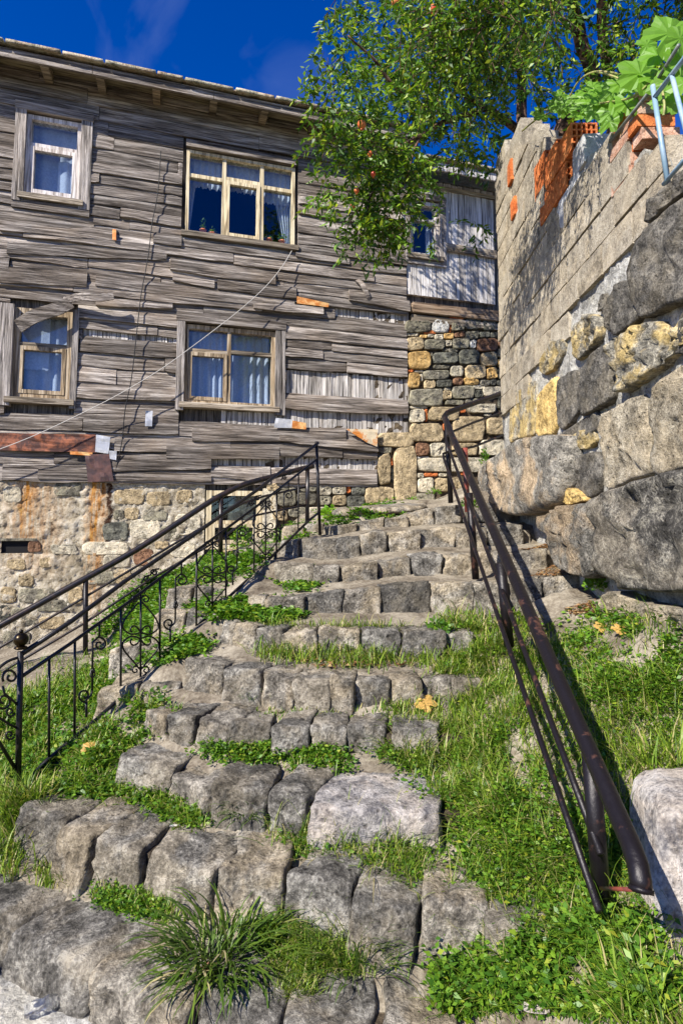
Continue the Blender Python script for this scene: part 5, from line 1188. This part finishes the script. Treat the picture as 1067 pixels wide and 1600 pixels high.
for x, y, r, d, n in ((520, 40, 34, 6.0, 34), (505, 95, 26, 5.6, 26), (545, 90, 45, 6.2, 66), (530, 150, 42, 5.1, 75), (500, 165, 24, 5.0, 30), (585, 30, 60, 7.1, 120), (600, 100, 55, 7.3, 105),
                      (575, 165, 50, 7.0, 90), (640, 60, 60, 5.5, 120), (650, 130, 50, 5.6, 95), (615, 200, 46, 7.5, 90), (555, 220, 40, 5.3, 70), (520, 215, 28, 5.2, 38), (580, 255, 42, 5.5, 85), (625, 255, 40, 5.6, 75),
                      (610, 305, 40, 5.6, 80), (580, 320, 34, 5.6, 55), (545, 330, 20, 5.5, 22), (595, 360, 32, 5.6, 46), (560, 375, 20, 5.6, 18), (530, 350, 18, 5.5, 12), (520, 300, 20, 5.4, 22), (660, 200, 40, 5.7, 70),
                      (665, 265, 30, 5.8, 40), (700, 50, 60, 5.6, 115), (690, 115, 50, 5.7, 85), (720, 190, 40, 5.9, 55), (745, 65, 55, 5.7, 95), (750, 130, 45, 5.9, 65), (760, 205, 34, 6.1, 40), (735, 225, 26, 6.0, 28),
                      (790, 30, 46, 5.8, 50), (800, 105, 38, 6.1, 24), (835, 50, 50, 5.6, 55), (850, 120, 40, 5.8, 36), (850, 170, 30, 5.9, 20), (880, 40, 50, 5.3, 75), (900, 110, 45, 5.5, 60),
                      (930, 50, 50, 5.1, 80), (950, 120, 45, 5.2, 70), (985, 40, 50, 4.9, 85), (1000, 100, 45, 4.9, 70), (1035, 30, 50, 4.7, 85), (1060, 90, 45, 4.6, 60), (915, 160, 34, 5.6, 40), (975, 165, 34, 5.4, 40),
                      (770, 260, 20, 6.4, 14), (665, 370, 14, 7.2, 5), (745, 350, 22, 6.6, 12), (690, 350, 14, 6.6, 5), (620, 345, 24, 5.6, 30), (600, 330, 30, 5.6, 40),
                      (560, -60, 70, 5.1, 90), (650, -70, 80, 5.2, 110), (750, -70, 80, 5.2, 120), (850, -80, 80, 5.0, 120), (950, -80, 80, 4.7, 120), (1050, -90, 80, 4.4, 110), (800, -220, 110, 4.8, 120), (930, -230, 120, 4.4, 130), (1070, -240, 120, 4.0, 110), (1150, 0, 90, 4.3, 90), (690, -200, 100, 5.0, 90),
                      (900, -400, 130, 4.0, 90), (1020, -420, 140, 3.8, 90), (1150, -150, 120, 4.0, 90), (750, 40, 45, 3.6, 34), (790, 0, 50, 3.6, 38), (720, 70, 40, 3.7, 26), (760, -60, 60, 3.5, 46), (820, 20, 45, 3.9, 34), (700, 10, 45, 3.5, 28), (850, -20, 50, 3.8, 36), (840, 70, 35, 4.2, 20), (790, 90, 36, 3.6, 24), (760, 25, 45, 3.4, 34), (719, -94, 55, 3.2, 40), (684, 122, 40, 4.06, 26), (650, 40, 45, 3.8, 26), (840, -105, 55, 2.9, 34), (872, 10, 40, 3.05, 24), (730, 105, 40, 3.8, 26), (830, 40, 42, 3.25, 26), (700, 60, 45, 3.9, 26), (800, 130, 28, 3.9, 14), (740, 170, 26, 4.3, 14), (690, 170, 30, 4.4, 16), (660, 110, 36, 4.2, 20), (715, 20, 45, 3.6, 26), (770, -30, 50, 3.3, 34), (640, 90, 34, 4.3, 18)): cl(x, y, r, d, n)
TP, TD, TL = [], [], []
for x, y, r, d, n in CL:
    n = max(3, int(n * (.5 if 855 < x < 985 and -20 < y < 190 else 1) * (.40 if y < -30 and d > 4.3 else .5 if y > 200 else .46 if d > 4.6 else .9)))
    c = np.array(P(x, y, d)); R = r / FOC * d
    o = rnd_dirs(n) * (RNG.uniform(.15, 1, (n, 1)) ** .45) * R; TP.append(c + o * np.array([[1, 1.15, 1]]))
    dd = o / R * .6 + rnd_dirs(n) * .5 + np.array([[0, 0, -.2]]); TD.append(dd / np.linalg.norm(dd, axis=1, keepdims=True)); TL.append(RNG.uniform(.14, .32, n))
TP, TD, TL = np.concatenate(TP), np.concatenate(TD), np.concatenate(TL)
K = 12; pos, dr = [], []
for k in range(K):
    s = (k + .5) / K; sag = np.stack([np.zeros(len(TP)), np.zeros(len(TP)), -.06 * s * s * np.ones(len(TP))], 1)
    pos.append(TP + TD * (TL * s)[:, None] + sag); q = rnd_dirs(len(TP), -.9, .5); q = q * .85 + TD * .5 + np.array([[0, 0, -.12]]); dr.append(q / np.linalg.norm(q, axis=1, keepdims=True))
pos, dr = np.concatenate(pos), np.concatenate(dr); n = len(pos)
ks = np.clip(pos[:, 1] / 5.2, .6, 1.1)
V, Q = leaves_np(pos, dr, rnd_dirs(n, 0, 1), RNG.uniform(.055, .10, n) * ks, RNG.uniform(.020, .034, n) * ks, .25)
bulk('foliage', V, Q, M['leaf'], tree, origin=None if False else tuple(tree.location), kind='stuff').location = (0, 0, 0)
# twigs carrying the leaves
sel = RNG.choice(len(TP), 1500, replace=False); tv = ([], [])
VV, QQ = [], []
side = np.cross(TD[sel], np.array([[.3, .9, .2]])); side /= np.linalg.norm(side, axis=1, keepdims=True); s2 = np.cross(TD[sel], side)
A_ = TP[sel] - TD[sel] * .06; B_ = TP[sel] + TD[sel] * TL[sel][:, None] + np.array([[0, 0, -.06]])
for k in range(3):
    a = 2 * math.pi * k / 3; off = (side * math.cos(a) + s2 * math.sin(a)) * .0035; VV += [A_ + off, B_ + off * .4]
V = np.stack(VV, 1).reshape(-1, 3); b = np.arange(len(sel))[:, None] * 6
Q = np.concatenate([b + np.array([[0, 2, 3, 1]]), b + np.array([[2, 4, 5, 3]]), b + np.array([[4, 0, 1, 5]])])
bulk('twigs', V, Q, M['bark'], tree, origin=tuple(tree.location), kind='stuff').location = (0, 0, 0)
for x, y, d in ((677, 14, 5.15), (618, 4, 5.1), (565, 195, 5.1), (583, 272, 5.25), (663, 45, 5.2), (740, 60, 5.4), (557, 298, 5.3), (735, 48, 5.45), (578, 240, 5.2), (551, 322, 5.4)):
    c = P(x, y, d); r_ = .042 if x in (677, 618, 565) else .026
    f_ = tpart('fruit', sphere(c, r_, 12, 8), 'fruit'); tpart('calyx', tube([c - Vector((0, 0, r_ * .9)), c - Vector((0, 0, r_ * 1.4))], [r_ * .25, r_ * .42], 8), 'fruit', f_)

# ================================================================ GRAPE VINE
vine = empty('grape_vine', tuple(W(960, 205, -.1)), 0, label='bright green grape vine sprawling over the bricks on the wall top', cat='vine')
def vpart(name, m, mat): V, Fc = m; l = vine.location; return obj(name, [(v[0] - l.x, v[1] - l.y, v[2] - l.z) for v in V], Fc, M[mat], vine, smooth=False)
for pts in ([(1080, 60, 2.75), (1030, 110, 2.9), (990, 150, 3.0), (945, 160, 3.3), (900, 165, 3.7), (850, 172, 4.1)], [(970, 116, 3.3), (930, 112, 3.4), (905, 125, 3.5), (890, 150, 3.6)], [(1000, 140, 3.0), (960, 120, 3.2), (930, 112, 3.4)], [(890, 165, 3.7), (845, 182, 4.1), (815, 205, 4.4)], [(1036, 180, 2.7), (1037, 160, 2.7), (1030, 120, 2.8)], [(860, 140, 4.2), (840, 134, 4.4), (822, 118, 4.6)]):
    vpart('stem', tube(smooth_path([P(*q) for q in pts], 6), .006, 6), 'stemgreen')
def vine_leaf(c, size, rot, face):
    out = []; nl = 30
    for i in range(nl):
        a = 2 * math.pi * i / nl; lob = .62 + .38 * abs(math.cos(2.5 * (a - math.pi / 2))) ** .7; lob *= 1 - .5 * math.exp(-((a - 1.5 * math.pi) / .25) ** 2) + .06 * math.cos(15 * a)
        out.append((math.cos(a) * lob * size / 2, math.sin(a) * lob * size / 2))
    z = Vector(face).normalized(); x = Vector((math.cos(rot), 0, math.sin(rot))); x = (x - z * x.dot(z)).normalized(); y = z.cross(x)
    V = [Vector(c)]; R1 = []
    for s in (.55, 1.0):
        for i, (p, q) in enumerate(out):
            V.append(Vector(c) + x * p * s + y * q * s + z * (-.25 * (p * p + q * q) * s * s / size + .03 * size * s * math.sin(i * 1.9)))
    Fc = [(0, 1 + i, 1 + (i + 1) % nl) for i in range(nl)] + [(1 + i, 1 + nl + i, 1 + nl + (i + 1) % nl, 1 + (i + 1) % nl) for i in range(nl)]
    return V, Fc
VL = [(1045, 52, 62, 2.75), (1000, 115, 58, 2.95), (1062, 95, 44, 2.7), (1025, 85, 40, 2.85), (1040, 130, 44, 2.75), (985, 100, 34, 3.1), (1010, 70, 28, 2.95), (960, 140, 40, 3.3), (935, 150, 36, 3.4), (915, 160, 38, 3.5), (955, 175, 34, 3.2), (895, 160, 34, 3.7), (880, 165, 30, 3.8),
      (905, 178, 28, 3.5), (850, 182, 26, 4.0), (952, 190, 30, 3.2), (868, 160, 24, 3.9), (980, 160, 36, 3.1), (1000, 165, 30, 3.0), (925, 135, 26, 3.5), (945, 130, 28, 3.4), (970, 130, 34, 3.2), (1035, 155, 34, 2.75), (1062, 60, 40, 2.65), (1020, 120, 40, 2.9), (875, 150, 22, 3.9), (985, 130, 30, 3.1), (840, 175, 18, 4.2), (1050, 160, 30, 2.7), (930, 172, 30, 3.4), (900, 150, 26, 3.6), (1067, 130, 40, 2.65)]
for i, (x, y, s, d) in enumerate(VL):
    rr_ = random.Random(i); vpart('leaf', vine_leaf(P(x, y, d), s / FOC * d * 1.4, rr_.uniform(0, 6.28), (rr_.uniform(-.6, .1), rr_.uniform(-1, -.6), rr_.uniform(-.1, .6))), 'vine')

# ================================================================ GRASS, WEEDS AND LITTER
def in_poly(n, poly):
    xs = np.array([p[0] for p in poly], float); ys = np.array([p[1] for p in poly], float); out = np.zeros((0, 2))
    while len(out) < n:
        q = np.stack([RNG.uniform(xs.min(), xs.max(), n * 2), RNG.uniform(ys.min(), ys.max(), n * 2)], 1); ins = np.zeros(len(q), bool); j = len(xs) - 1
        for i in range(len(xs)):
            c = ((ys[i] > q[:, 1]) != (ys[j] > q[:, 1])) & (q[:, 0] < (xs[j] - xs[i]) * (q[:, 1] - ys[i]) / (ys[j] - ys[i] + 1e-9) + xs[i]); ins ^= c; j = i
        out = np.concatenate([out, q[ins]])
    return out[:n]
def scatter(n, poly, clump=.5):
    q = in_poly(n * 2, poly); q = q + RNG.normal(0, 1, q.shape) * np.array([[13, 6]]); x, y = hit_ground(q[:, 0], q[:, 1]); ok = ~np.isnan(x); x, y = x[ok], y[ok]
    k = np.array([noise.noise(Vector((a * 4.5, b * 4.5, 1.3))) + .6 * noise.noise(Vector((a * 14, b * 14, 5))) for a, b in zip(x, y)])
    keep = RNG.uniform(0, 1, len(x)) < np.clip(.55 + k * clump * 1.6, .04, 1); x, y = x[keep][:n], y[keep][:n]
    return np.stack([x, y, ground_z(x, y) - .005], 1)
GV, GQ4, GQ3, off = [], [], [], 0
def add_grass(n, poly, lmin, lmax, w=.0045, clump=.5, lean=.5):
    global off
    p = scatter(n, poly, clump); m = len(p)
    sc = np.clip(p[:, 1] / 2.4, .8, 2.0)
    V, (q4, q3) = blades(p, RNG.uniform(0, 6.28, m), RNG.uniform(0.05, lean, m), RNG.uniform(lmin, lmax, m), w * sc * RNG.uniform(.7, 1.3, m), .38)
    GV.append(V); GQ4.append(q4 + off); GQ3.append(q3 + off); off += len(V)
def add_grass_area(n, x0, x1, y0, y1, lmin, lmax):      # grass outside the picture's edge
    global off
    x = RNG.uniform(x0, x1, n * 2); y = RNG.uniform(y0, y1, n * 2); k = np.array([noise.noise(Vector((a * 1.6, b * 1.6, 9))) for a, b in zip(x, y)])
    ok = k > -.05; x, y = x[ok][:n], y[ok][:n]; p = np.stack([x, y, ground_z(x, y) - .005], 1); m = len(p)
    V, (q4, q3) = blades(p, RNG.uniform(0, 6.28, m), RNG.uniform(.05, .8, m), RNG.uniform(lmin, lmax, m), .006 * RNG.uniform(.7, 1.3, m), .38)
    GV.append(V); GQ4.append(q4 + off); GQ3.append(q3 + off); off += len(V)
add_grass_area(5000, -4.3, -1.7, 1.6, 5.2, .05, .15); add_grass_area(4000, .7, 1.5, .9, 2.3, .06, .18)
WV, WQ, woff = [], [], 0
def add_weeds(n, poly, h=.07, leaf=.024, clump=.5):
    global woff
    p = scatter(int(n * .85), poly, clump + .25); m = len(p); H = RNG.uniform(.2, 1, m) * h
    for k in range(6):
        a = RNG.uniform(0, 6.28, m); s = RNG.uniform(.35, 1, m); el = RNG.uniform(-.1, .7, m)
        d = np.stack([np.cos(a) * np.cos(el), np.sin(a) * np.cos(el), np.sin(el)], 1); pp = p + np.stack([np.cos(a) * .008, np.sin(a) * .008, H * s], 1)
        nn = rnd_dirs(m, .5, 1); L = RNG.uniform(.6, 1.3, m) * leaf * np.clip(p[:, 1] / 2.6, .8, 1.5)
        V, Q = leaves_np(pp, d, nn, L, L * .5, .2, .1); WV.append(V); WQ.append(Q + woff); woff += len(V)
MOUND = [(692, 965), (800, 965), (900, 1000), (930, 965), (1067, 950), (1067, 1600), (670, 1600), (735, 1540), (800, 1450), (720, 1430), (600, 1390), (440, 1335), (415, 1302), (560, 1295), (690, 1310), (700, 1235), (600, 1165), (625, 1110), (690, 1060), (672, 1000)]
add_grass(13000, MOUND, .04, .115, .0042, .6, .95); add_grass(2600, MOUND, .10, .24, .0034, .8, 1.35); add_weeds(2600, MOUND, .055, .022, .8)
add_grass(4500, [(690, 965), (820, 970), (840, 1120), (780, 1300), (690, 1280), (620, 1160), (690, 1060)], .06, .16, .0042, .6, 1.0)
add_weeds(2600, [(640, 1230), (900, 1220), (1000, 1330), (1000, 1600), (680, 1600), (760, 1530), (800, 1440), (700, 1400)], .09, .026, .4)
add_weeds(1500, [(690, 1520), (850, 1480), (1067, 1440), (1067, 1600), (670, 1600)], .10, .034, .4)
add_weeds(900, [(560, 1170), (800, 1130), (820, 1260), (700, 1240)], .06, .022)
add_weeds(700, [(880, 960), (1067, 950), (1067, 1120), (900, 1090)], .07, .025)
add_grass(2600, [(402, 985), (640, 1000), (672, 1040), (520, 1046), (405, 1028)], .06, .15, .004, .3, .9)
add_weeds(1000, [(300, 1180), (345, 1158), (520, 1172), (540, 1212), (430, 1205), (330, 1190)], .06, .022, .3)
add_grass(500, [(300, 1180), (345, 1158), (520, 1172), (540, 1212), (430, 1205)], .04, .1)
LEFT = [(30, 1150), (150, 1125), (215, 1085), (272, 1118), (276, 1146), (190, 1168), (185, 1195), (262, 1245), (325, 1285), (300, 1302), (200, 1262), (110, 1245), (60, 1255), (0, 1330), (0, 1130)]
add_grass(4800, LEFT, .04, .12, .0042, .6, 1.0); add_weeds(2400, LEFT, .06, .024, .5)
add_weeds(2200, [(-10, 1090), (60, 1085), (140, 1050), (200, 1012), (290, 1000), (335, 1012), (285, 1032), (190, 1045), (140, 1115), (60, 1140), (-10, 1150)], .06, .024, .3)
add_grass(1500, [(-10, 1090), (60, 1085), (140, 1050), (190, 1045), (140, 1115), (60, 1140), (-10, 1150)], .05, .14)
add_weeds(1600, [(150, 990), (200, 940), (262, 920), (245, 955), (240, 1000), (170, 1005)], .07, .026, .3)
add_weeds(1400, [(225, 925), (260, 880), (340, 865), (400, 870), (385, 895), (330, 915), (262, 918)], .07, .026, .3)
add_weeds(700, [(262, 950), (330, 938), (335, 955), (262, 965)], .06, .024, .2)
add_weeds(900, [(335, 968), (340, 950), (400, 945), (460, 955), (462, 966), (380, 968)], .06, .026, .2)
add_weeds(260, [(440, 915), (480, 903), (490, 910), (470, 922)], .05, .022, .2); add_weeds(300, [(470, 838), (478, 818), (430, 840), (410, 860)], .05, .024, .2)
add_weeds(500, [(545, 803), (560, 794), (620, 795), (600, 803)], .06, .03, .2); add_weeds(200, [(505, 812), (540, 806), (545, 812)], .05, .03)
add_weeds(420, [(150, 1400), (190, 1392), (230, 1420), (270, 1440), (200, 1440)], .05, .022, .3); add_grass(400, [(150, 1400), (190, 1392), (270, 1430), (280, 1450), (200, 1440)], .04, .09)
add_grass(350, [(60, 1372), (105, 1358), (110, 1385), (60, 1392)], .03, .08)
add_weeds(1500, [(400, 1410), (470, 1420), (560, 1470), (620, 1500), (560, 1530), (470, 1520), (410, 1470)], .06, .022, .4); add_grass(2600, [(400, 1410), (470, 1420), (620, 1480), (630, 1520), (540, 1540), (440, 1530)], .05, .15, .004, .4, .9)
add_grass(1200, [(430, 1530), (500, 1530), (480, 1600), (430, 1600)], .04, .1); add_grass(700, [(500, 1520), (620, 1500), (610, 1520), (500, 1535)], .04, .1)
add_grass(350, [(605, 1115), (650, 1100), (650, 1118), (610, 1120)], .03, .08); add_grass(300, [(380, 1118), (560, 1115), (560, 1122), (380, 1122)], .02, .05)
add_grass(900, [(0, 1260), (60, 1250), (40, 1330), (0, 1400)], .1, .22, .005, .2, .8)
bulk('grass', np.concatenate(GV), [np.concatenate(GQ4), np.concatenate(GQ3)], M['grass'], kind='stuff', label='grass growing over the steps and the bank', cat='grass')
bulk('ground_cover_weeds', np.concatenate(WV), np.concatenate(WQ), M['weed'], kind='stuff', label='small leafy weeds among the grass and stones', cat='weeds')

def surface(x, y, d=None):
    if d: return P(x, y, d)
    a, b = hit_ground([x], [y]); return Vector((float(a[0]), float(b[0]), float(ground_z(a, b)[0])))
def tuft(x, y, n, lmin, lmax, spread, label, w=.006, mat='tuft', lean=1.1, bend=.45, d=None):
    c = surface(x, y, d); a = RNG.uniform(0, 6.28, n); r = np.sqrt(RNG.uniform(0, 1, n)) * spread
    p = np.stack([np.cos(a) * r, np.sin(a) * r, np.zeros(n)], 1); ln = (r / spread) * lean * RNG.uniform(.5, 1, n) + .08
    V, Q = blades(p, a + RNG.normal(0, .5, n), ln, RNG.uniform(lmin, lmax, n), w * RNG.uniform(.7, 1.3, n), bend)
    o = bulk('grass_tuft', V, Q, M[mat], label=label, cat='grass tuft'); o.location = c; return o
def leafy(x, y, n, r, h, leaf, label, mat='weed', d=None, name='weed_plant'):
    c = surface(x, y, d); q = rnd_dirs(n, 0, 1) * (RNG.uniform(.2, 1, (n, 1)) ** .5) * np.array([[r, r, h]]); dd = q + rnd_dirs(n, -.2, .6) * max(r, h) * .5; dd /= np.linalg.norm(dd, axis=1, keepdims=True)
    L = RNG.uniform(.6, 1.3, n) * leaf; V, Q = leaves_np(q, dd, rnd_dirs(n, .4, 1), L, L * .6, .2, .15)
    o = bulk(name, V, Q, M[mat], label=label, cat='plant'); o.location = c; return o
tuft(355, 1480, 300, .10, .27, .16, 'big dark green grass tuft with dry tips on the lowest step', .009, 'tuft', 1.35)
tuft(320, 1530, 160, .10, .22, .10, 'dry tipped grass at the left foot of the big tuft', .006)
tuft(390, 1275, 170, .07, .16, .07, 'grass tuft hanging over the white stone step', .005)
tuft(400, 1090, 110, .06, .13, .05, 'small grass tuft hanging down a middle riser', .005)
tuft(560, 1500, 160, .10, .22, .12, 'sprawling grass tuft right of the big one on the lowest step', .005)
tuft(640, 1185, 200, .08, .18, .12, 'pale grass tuft at the right end of the fourth step', .005, 'grass')
leafy(686, 1015, 260, .10, .13, .036, 'leafy green weed at the right end of the middle steps')
leafy(932, 922, 160, .07, .10, .04, 'small leafy plant growing at the foot of the wall', d=3.72)
leafy(378, 856, 220, .13, .28, .05, 'green plant in front of the cellar window', d=7.0)
leafy(515, 806, 90, .13, .08, .07, 'bright lime green plant behind the top of the railing', 'lime', d=6.3)
leafy(440, 958, 80, .08, .05, .05, 'broad leaved weed on the left of the sixth step')
leafy(642, 784, 80, .10, .07, .04, 'tiny weed at the foot of the corner pillar', d=8.3)
leafy(678, 772, 80, .10, .08, .04, 'tiny weed growing from the stone wall foot', d=8.2)
leafy(757, 726, 70, .06, .16, .04, 'thin plant beside the big boulder behind the handrail', d=6.1)
leafy(735, 792, 90, .08, .10, .04, 'little weed at the red post of the handrail', d=5.2)
# dry leaf litter on the step ends, fallen leaves
LV, LQ, lo_ = [], [], 0
def litter(n, poly, s=.02, d=None):
    global lo_
    q = in_poly(n, poly); x, y = hit_ground(q[:, 0], q[:, 1]); ok = ~np.isnan(x); x, y = x[ok], y[ok]; m = len(x); p = np.stack([x, y, ground_z(x, y) + .012], 1)
    V, Q = leaves_np(p, rnd_dirs(m, -.1, .3), rnd_dirs(m, .6, 1), RNG.uniform(.5, 1.5, m) * s, RNG.uniform(.2, .5, m) * s); LV.append(V); LQ.append(Q + lo_); lo_ += len(V)
litter(500, [(830, 905), (860, 885), (905, 890), (905, 902)], .03); litter(400, [(810, 865), (860, 850), (865, 858), (820, 868)], .03); litter(350, [(820, 812), (880, 785), (890, 792), (830, 818)], .03)
litter(250, [(880, 955), (930, 940), (935, 965), (890, 965)], .03); litter(120, [(440, 1030), (650, 1040), (640, 1046), (500, 1046)], .04); litter(160, [(270, 1540), (320, 1520), (300, 1560)], .05); litter(90, [(420, 1000), (700, 1000), (690, 1120), (420, 1120)], .012)
bulk('leaf_litter', np.concatenate(LV), np.concatenate(LQ), M['straw'], kind='stuff', label='dry brown needles and leaf bits lying on the step ends', cat='leaf litter')
for x, y, s, lb in ((665, 1116, .085, 'curled yellow fallen leaf at the right end of the fourth step'), (940, 992, .06, 'orange fallen leaf in the grass by the wall, left of two'), (968, 996, .06, 'orange fallen leaf in the grass by the wall, right of two'), (140, 1183, .06, 'pale fallen leaf on the grass below the wrought iron railing')):
    c = surface(x, y) + Vector((0, 0, .045)); V, Fc = vine_leaf((0, 0, 0), s * 1.5, random.uniform(0, 6), (.1, -.5, .8)); o = obj('fallen_leaf', V, Fc, M['yleaf'], label=lb, cat='leaf'); o.location = c
# cigarette stub and crumpled bottle
c = surface(265, 1298) + Vector((0, 0, .02)); o = obj('cigarette_stub', *tube([(0, 0, 0), (.045, .005, 0)], .004, 8), M['white_cable'], label='white cigarette stub at the grass edge on the second step', cat='cigarette'); o.location = c
t = NT('clear_plastic'); t.done((.9, .92, .95), .08, None, .6); t.bsdf.inputs['Transmission Weight'].default_value = .97; t.bsdf.inputs['IOR'].default_value = 1.3; M['plastic'] = t.m
M['label_red'] = NT('red_label').done((.45, .03, .05), .5)
bt = empty('plastic_bottle', tuple(PZ(72, 1578, .03)), .5, label='crushed clear plastic bottle lying on the pale concrete at the bottom left', cat='bottle')
bt.scale = (.8, .8, .62); prof = [(0, .0), (.030, .0), (.033, .01), (.029, .03), (.033, .05), (.028, .07), (.033, .09), (.034, .12), (.024, .15), (.012, .165), (.012, .19), (0, .19)]; V, Fc = [], []
for r_, l_ in prof:
    for k in range(16):
        a = 2 * math.pi * k / 16; q = 1 + .25 * noise.noise(Vector((l_ * 30, math.cos(a) * 2, math.sin(a) * 2))); V.append((l_ - .08, r_ * math.cos(a) * q, .033 + r_ * math.sin(a) * q * .8))
for a in range(len(prof) - 1):
    for k in range(16): Fc.append((a*16 + k, a*16 + (k+1) % 16, (a+1)*16 + (k+1) % 16, (a+1)*16 + k))
obj('shell', V, Fc, M['plastic'], bt, smooth=True); obj('label_wrap', *box(-.05, .03, -.062, -.048, -.022, -.014), M['label_red'], bt)

# added pier, unseen beyond the left edge, put here to shade the lowest step
obj('stone_pier', *stone_block([(-2.58, .85, -.12), (-2.15, .85, -.12), (-2.58, 1.3, -.12), (-2.15, 1.3, -.12), (-2.58, .85, 1.15), (-2.15, .85, 1.15), (-2.58, 1.3, 1.15), (-2.15, 1.3, 1.15)], (6, 6, 12), 14, .015, 5, 77), M['r_grey'], smooth=True, label='square stone pier beside the lowest step at the far left', cat='pier')
